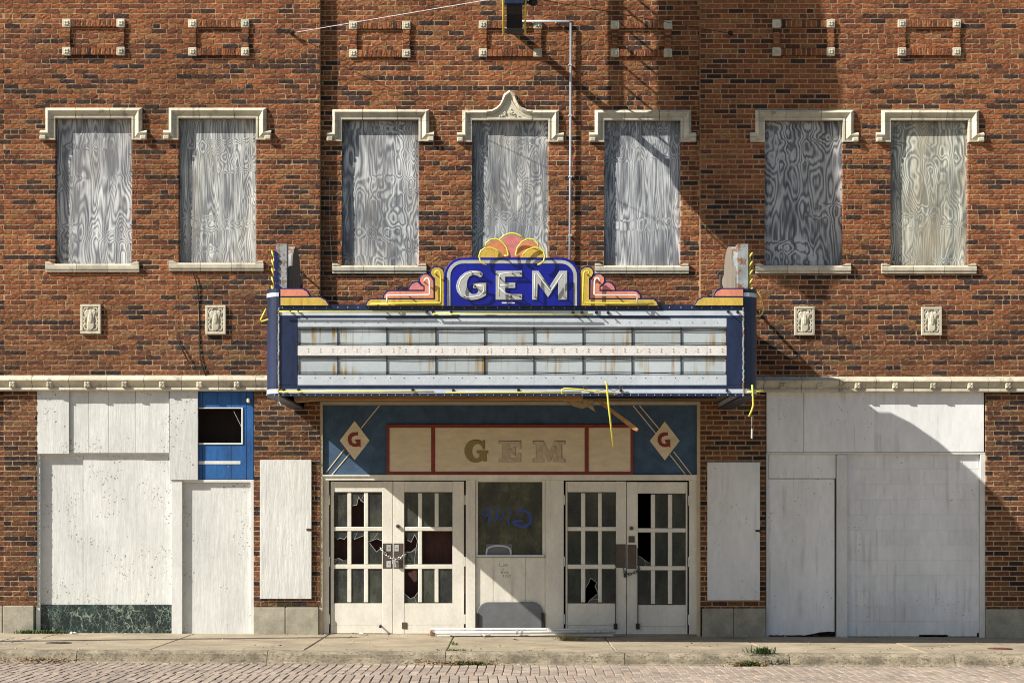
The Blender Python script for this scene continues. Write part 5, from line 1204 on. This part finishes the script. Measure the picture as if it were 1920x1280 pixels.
# ------------------------------------------------------------------ conduit, wires and cables on the wall
CD = obj('electrical_conduit', MB().tube([(PX(978), BAY - .05, PZ(40.5, -.06)), (PX(1066, -.06), BAY - .05, PZ(40.5, -.06)), (PX(1070, -.06), BAY - .05, PZ(44, -.06)), (PX(1069.5, -.06), BAY - .05, PZ(300)), (PX(1068, -.06), BAY - .05, PZ(540))], .017, 8), 'galv', None, True, label='thin grey metal conduit running from the upright sign down to the marquee', category='conduit')
m = MB()
for z in (120, 215, 330, 440): m.box(PX(1069.5) - .026, PX(1069.5) + .026, BAY - .07, BAY, PZ(z + 2), PZ(z - 1), .003)
for x in (1000, 1043): m.box(PX(x) - .01, PX(x) + .01, BAY - .07, BAY, PZ(42), PZ(38), .003)
obj('clamp', m, 'galv', CD)
for s_, a, lb in ((-1, (545, 63), 'pale guy wire from the upright sign to the wall above the second window'), (1, (1372, 64), 'guy wire from the upright sign to the wall above the sixth window')):
    p0 = Vector((PX(a[0]), -.01, PZ(a[1]))); p1 = Vector((bx_ + s_ * .1, -1.7, PZ(-6, 1.7)))
    o = obj('guy_wire', MB().tube([tuple(p0), tuple(p1)], .0042, 6), 'galv' if s_ < 0 else 'cable', None, label=lb, category='wire')
    obj('wall_eye', MB().tube([(p0.x, .02, p0.z), (p0.x + s_ * -.02, -.06, p0.z)], .02, 7).blob((p0.x - s_ * .03, -.06, p0.z), (.035, .03, .03)), 'black_metal', o)
cb = [(353, 500), (362, 512), (369, 530), (372, 550), (373.5, 580), (374, 620), (374.5, 650), (376, 672), (381, 690), (388, 708)]
obj('wall_cable', MB().tube([(PX(a), -.015 - .012 * math.sin(i), PZ(b)) for i, (a, b) in enumerate(cb)], .0085, 7), 'cable', None, True, label='long black cable hanging from the second window sill to the belt course', category='cable')
cb = [(331, 500), (331.5, 560), (332, 610), (333.5, 638), (338, 648), (346, 662), (351, 672), (355, 680)]
obj('wall_cable', MB().tube([(PX(a), -.012 - (.03 if i > 3 else 0), PZ(b)) for i, (a, b) in enumerate(cb)], [.002, .002, .002, .003, .012, .012, .009, .003], 7), 'cable', None, True, label='short black cable end dangling on the bricks left of the long cable', category='cable')
m = MB().tube([(PX(617), BAY - .01, PZ(330)), (PX(617.5), BAY - .015, PZ(430)), (PX(620), BAY - .01, PZ(480)), (PX(624), BAY - .02, PZ(497))], .0028, 5)
obj('wall_wire', m, 'wire', None, label='thin pale wire hanging in the recess left of the third window', category='wire')
# unseen bar added above the frame, sized to cast the left pavement's shadow line
wy = -6.0
def up(x, s):                                                            # point above the street whose shadow falls at (x, s) on the pavement
    k = (wy - (-s)) / SUN_DIR.y; return (x + SUN_DIR.x * k, wy, gz(x) + SUN_DIR.z * k)
e0, e1 = Vector(up(PX(0, 1.9), 1.75)), Vector(up(PX(640, .7), .6)); dv_ = (e1 - e0)
obj('shadow_bar', MB().tube([tuple(e0 - dv_ * 1.2), tuple(e0), tuple(e1), tuple(e1 + dv_ * .05)], .11, 10), 'galv', None, label='unseen bar added out of frame to cast the thin shadow on the left pavement', category='shadow caster')
# ------------------------------------------------------------------ chains on the doors
def chain(path, link, mat, label):
    pts = [Vector(p) for p in path]; seg = [0]
    for a, b in zip(pts, pts[1:]): seg.append(seg[-1] + (b - a).length)
    n = int(seg[-1] / (link * .72)); m = MB()
    for k in range(n):
        s = seg[-1] * (k + .5) / n; i = max(j for j in range(len(seg) - 1) if seg[j] <= s); t = (s - seg[i]) / (seg[i + 1] - seg[i]); c = pts[i].lerp(pts[i + 1], t); u = (pts[i + 1] - pts[i]).normalized()
        side = u.cross(Vector((0, 1, 0))).normalized() if k % 2 else Vector((0, 1, 0))
        m.tube([tuple(c + u * (link * .5 * math.cos(q)) + side * (link * .3 * math.sin(q))) for q in [j * math.pi / 4 for j in range(8)]], link * .11, 5, closed=True)
    return obj('chain', m, mat, None, True, label=label, category='chain')
yk = YD - .03
c1 = chain([(PX(712), yk + .05, PZ(1026)), (PX(716), yk, PZ(1030)), (PX(725), yk, PZ(1041)), (PX(738), yk - .01, PZ(1049)), (PX(748), yk, PZ(1046)), (PX(757), yk, PZ(1041)), (PX(761), yk + .05, PZ(1038))], .05, 'chrome', 'bright steel chain holding the two doors left of the ticket booth')
obj('padlock', MB().box(PX(735), PX(742), yk - .03, yk, PZ(1057), PZ(1049), .006).tube([(PX(736.5), yk - .015, PZ(1049)), (PX(736.5), yk - .015, PZ(1045)), (PX(740.5), yk - .015, PZ(1045)), (PX(740.5), yk - .015, PZ(1049))], .006, 6), 'chrome', c1)
c2 = chain([(PX(1169), yk, PZ(1065)), (PX(1172), yk - .01, PZ(1073)), (PX(1180), yk - .012, PZ(1076)), (PX(1190), yk - .01, PZ(1073)), (PX(1198), yk, PZ(1067)), (PX(1199), yk + .06, PZ(1060))], .05, 'dark_iron', 'dark chain holding the two doors right of the ticket booth')
obj('padlock', MB().box(PX(1169.5), PX(1176), yk - .035, yk - .005, PZ(1082), PZ(1073), .006), 'dark_iron', c2)
# ------------------------------------------------------------------ things at the foot of the doors
gp = [(893.5, 1192)] + arc(916, 1150, 22, 180, 90, 7) + arc(996, 1150, 22, 90, 0, 7) + [(1019, 1192)]
GPn = obj('chair_back', MB().prism(pz_poly(gp, -.06), .055, .075, .006), 'grey_plastic', None, label='dark grey round-topped panel leaning against the foot of the ticket booth', category='panel')
for x in (893.2, 1016.4): obj('side_bracket', MB().box(PX(x - 1.5), PX(x + 4.5), .03, .054, PZ(1190), PZ(1149), .004), 'black_metal', GPn)
GPn.name = 'grey_panel'
g0 = gz(0)
FP = obj('fluorescent_fixture', MB().box(PX(806.5, .3), PX(1025, .3), -.32, -.22, g0 + .085, g0 + .115, .006).add(*[[(PX(1025, .3), -.32, g0 + .085), (PX(1156, .3), -.34, g0 + .07), (PX(1156, .3), -.24, g0 + .07), (PX(1025, .3), -.22, g0 + .085), (PX(1025, .3), -.32, g0 + .115), (PX(1156, .3), -.34, g0 + .09), (PX(1156, .3), -.24, g0 + .09), (PX(1025, .3), -.22, g0 + .115)], [(0, 1, 5, 4), (1, 2, 6, 5), (2, 3, 7, 6), (3, 0, 4, 7), (4, 5, 6, 7), (3, 2, 1, 0)]]), 'white_paint', None, label='long white tube-light housing lying along the door sills, rusty at its ends', category='light')
obj('tube', MB().tube([(PX(812, .35), -.35, g0 + .062), (PX(965, .35), -.35, g0 + .06), (PX(1154, .35), -.34, g0 + .075)], .022, 8), 'mid_metal', FP, True)
obj('lower_tray', MB().box(PX(820, .3), PX(845, .3), -.36, -.3, g0 + .004, g0 + .03, .004).box(PX(845, .3), PX(1150, .3), -.30, -.18, g0 + .004, g0 + .05, .004), 'white_paint', FP)
m = MB()
for x in (810, 967, 976): m.tube([(PX(x, .35), -.35, g0 + .062), (PX(x + 4, .35), -.35, g0 + .062)], .028, 8)
m.box(PX(806, .34), PX(816, .34), -.37, -.3, g0 + .01, g0 + .085, .01)
obj('rusty_cap', m, 'rust_metal', FP)
def scrap(px_, s, w, lb):
    m = MB(); rr = random.Random(int(px_)); vs = []; fs = []; n = 5; x0 = PX(px_, s); z = gz(x0)
    for j in range(4):
        for i in range(n): vs.append((x0 + (i / (n - 1) - .5) * w + rr.uniform(-.01, .01), -s + (j / 3 - .5) * .07, z + .008 + rr.uniform(0, .035)))
    for j in range(3):
        for i in range(n - 1): k = j * n + i; fs.append((k, k + 1, k + n + 1, k + n))
    m.add(vs, fs); return obj('paper_scrap', m, 'paper', None, label=lb, category='litter')
scrap(911, .42, .13, 'crumpled white scrap on the pavement below the ticket booth'); scrap(137, .25, .09, 'small white scrap beside the grass under the marble base'); scrap(676, .15, .1, 'small white scrap at the foot of the leftmost entrance door')
# ------------------------------------------------------------------ weeds, leaves, pavement covers
def blades(m, cx, cy, z, n, sx, sy, h, lean, w=.006, rng=R):
    for _ in range(n):
        x, y = cx + rng.gauss(0, sx), cy + rng.gauss(0, sy); a = rng.uniform(0, 6.28); hh_ = h * rng.uniform(.4, 1.1); l = lean * rng.uniform(.2, 1.2)
        dx, dy = math.cos(a) * l, math.sin(a) * l; px_, py_ = -math.sin(a) * w, math.cos(a) * w
        p = [(x - px_, y - py_, z), (x + px_, y + py_, z), (x + dx * .45 + px_ * .8, y + dy * .45 + py_ * .8, z + hh_ * .7), (x + dx * .45 - px_ * .8, y + dy * .45 - py_ * .8, z + hh_ * .7), (x + dx, y + dy, z + hh_ * (1.0 if l < .05 else .75))]
        m.add(p, [(0, 1, 2, 3), (3, 2, 4)])
def grass(name, spots, mat, label, cat='grass', stuff=False):
    m = MB()
    for (px_, s, n, sx, sy, h, lean) in spots: x = PX(px_, s); blades(m, x, -s, gz(x) + (0 if s < 3.3 else -.14), n, sx, sy, h, lean)
    o = obj(name, m, mat, None, label=label, category=cat)
    if stuff: o['kind'] = 'stuff'
    return o
grass('grass_tuft', [(48, .08, 60, .05, .02, .05, .05), (62, .07, 140, .09, .02, .06, .05), (90, .06, 150, .1, .02, .05, .06), (118, .06, 120, .1, .02, .045, .05)], 'leaf_green', 'low green grass growing along the foot of the left marble base', stuff=True)
grass('grass_tuft', [(1065, .9, 60, .07, .05, .07, .08), (1085, .95, 50, .08, .04, .05, .08)], 'dry_grass', 'dry straw-coloured grass tuft in the pavement crack right of the ticket booth', stuff=True)
grass('weed_plant', [(1430, 3.28, 150, .07, .03, .10, .12), (1452, 3.3, 190, .09, .035, .09, .12), (1474, 3.3, 110, .07, .03, .07, .12)], 'leaf_green', 'bushy green weed growing over the kerb edge on the right', 'weed')
grass('weed_plant', [(1403, 3.48, 120, .05, .03, .08, .06), (1416, 3.5, 70, .06, .02, .06, .06)], 'leaf_green', 'small green weed among dead leaves in the right gutter', 'weed')
grass('weed_plant', [(868, 3.5, 120, .06, .03, .06, .06), (892, 3.5, 110, .07, .025, .05, .07)], 'leaf_green', 'green weed among dead leaves in the gutter below the ticket booth', 'weed')
grass('weed_plant', [(851, 2.0, 26, .02, .05, .05, .05), (846, 3.05, 40, .10, .015, .02, .05), (860, 3.05, 40, .08, .015, .02, .05)], 'leaf_green', 'tiny weeds sprouting from the cross-shaped pavement crack near the doors', 'weed')
lc = [(0.34, 0.16, 0.05), (0.25, 0.10, 0.04), (0.40, 0.24, 0.08), (0.15, 0.07, 0.035), (0.45, 0.3, 0.07), (0.2, 0.12, 0.06)]
def leaves(m, px_, s, n, sx, sy, pile=.02):
    for _ in range(n):
        x = PX(px_, s) + R.gauss(0, sx); y = -s + R.gauss(0, sy); z = gz(x) + (0 if -y < 3.32 else -.137) + R.uniform(.003, pile); a = R.uniform(0, 6.28); l = R.uniform(.012, .032)
        ux, uy = math.cos(a) * l, math.sin(a) * l; vx, vy = -uy * .6, ux * .6; k = R.uniform(.004, .016)
        m.add([(x - ux, y - uy, z), (x + vx, y + vy, z + k), (x + ux, y + uy, z + R.uniform(0, .01)), (x - vx, y - vy, z + k)], [(0, 1, 2), (0, 2, 3)], R.choice(lc))
m = MB()
for a in ((65, 3.5, 130, .22, .03), (100, 3.5, 50, .15, .03), (846, 3.52, 120, .2, .04), (900, 3.5, 70, .16, .03), (790, 3.5, 30, .2, .04), (1385, 3.5, 70, .09, .03), (1420, 3.5, 40, .1, .03)): leaves(m, *a, .045)
for k in range(26): leaves(m, R.uniform(20, 1900), R.choice([.06, .08, .1, R.uniform(.2, 2.9), 3.5]), R.randint(1, 3), .06, .02)
leaves(m, 112, .55, 3, .02, .02); leaves(m, 968, 1.0, 4, .03, .02); leaves(m, 600, .1, 8, .3, .02); leaves(m, 830, .3, 8, .1, .03)
ob = obj('dead_leaves', m, 'dead_leaf', None, kind='stuff', label='brown dead leaves scattered along gutter and pavement', category='leaves')
def cover(px_, s, r, mat, lb):
    x = PX(px_, s); z = gz(x) + .004; mb = MB(); n = 20
    mb.add([(x + r * math.cos(k * 2 * math.pi / n), -s + r * math.sin(k * 2 * math.pi / n), z - .02) for k in range(n)] + [(x + r * .94 * math.cos(k * 2 * math.pi / n), -s + r * .94 * math.sin(k * 2 * math.pi / n), z + .004) for k in range(n)], [(k, (k + 1) % n, n + (k + 1) % n, n + k) for k in range(n)] + [tuple(range(n, 2 * n))])
    for k in range(6): a = k * 1.047; mb.box(x + r * .5 * math.cos(a) - .015, x + r * .5 * math.cos(a) + .015, -s + r * .5 * math.sin(a) - .015, -s + r * .5 * math.sin(a) + .015, z + .003, z + .009)
    return obj('valve_cover', mb, mat, None, label=lb, category='cover')
MAT['rust_red'] = M('rust_red_iron', (0.13, 0.045, 0.025), 0.3, 12, rough=0.8)
cover(1875, 2.35, .16, 'rust_red', 'round rusty iron cover in the pavement at the right edge'); cover(110, 2.05, .17, 'dark_iron', 'dark round iron cover in the pavement near the left edge')

# cracks in the pavement and grit along the gutter
cr_ = MB()
def ground_line(pts, w):
    P = [Vector((PX(a, s_), -s_)) for a, s_ in pts]
    for k in range(len(P) - 1):
        t_ = P[k + 1] - P[k]; n_ = Vector((-t_.y, t_.x)).normalized() * w / 2
        q = [P[k] + n_, P[k] - n_, P[k + 1] - n_, P[k + 1] + n_]; cr_.add([(p.x, p.y, gz(p.x) + .006) for p in q], [(0, 1, 2, 3)])
rk = random.Random(5)
for x0_, s0_, x1_, s1_ in ((783, 1.3, 838, 1.25), (640, 2.2, 742, 2.5), (1000, 2.6, 1090, 2.3), (180, 2.7, 330, 2.4), (1500, 2.55, 1640, 2.8), (1240, 1.9, 1370, 2.1), (430, 1.2, 520, 1.5), (1700, 2.0, 1800, 1.7)):
    n = 9; ground_line([(x0_ + (x1_ - x0_) * k / n, s0_ + (s1_ - s0_) * k / n + rk.uniform(-.05, .05)) for k in range(n + 1)], rk.uniform(.008, .02))
obj('crack', cr_, 'road_bed', SIDEWALK)
gr_ = MB()
for _ in range(420):
    s_ = rk.choice([3.46 + abs(rk.gauss(0, .05)), 3.46 + abs(rk.gauss(0, .05)), 3.05 + rk.gauss(0, .05), .04 + abs(rk.gauss(0, .05)), rk.uniform(.1, 3)]); x = rk.uniform(-6.6, 6.6); r_ = rk.uniform(.004, .013)
    gr_.blob((x, -s_, gz(x) + (0 if s_ < 3.32 else -.137) + r_ * .5), (r_, r_ * .8, r_ * .7), 5, 3, rk.choice([(.45, .4, .32), (.2, .16, .12), (.6, .57, .5), (.3, .2, .12)]))
obj('grit', gr_, 'dead_leaf', None, kind='stuff', label='loose grit scattered over the gutter and pavement', category='grit')
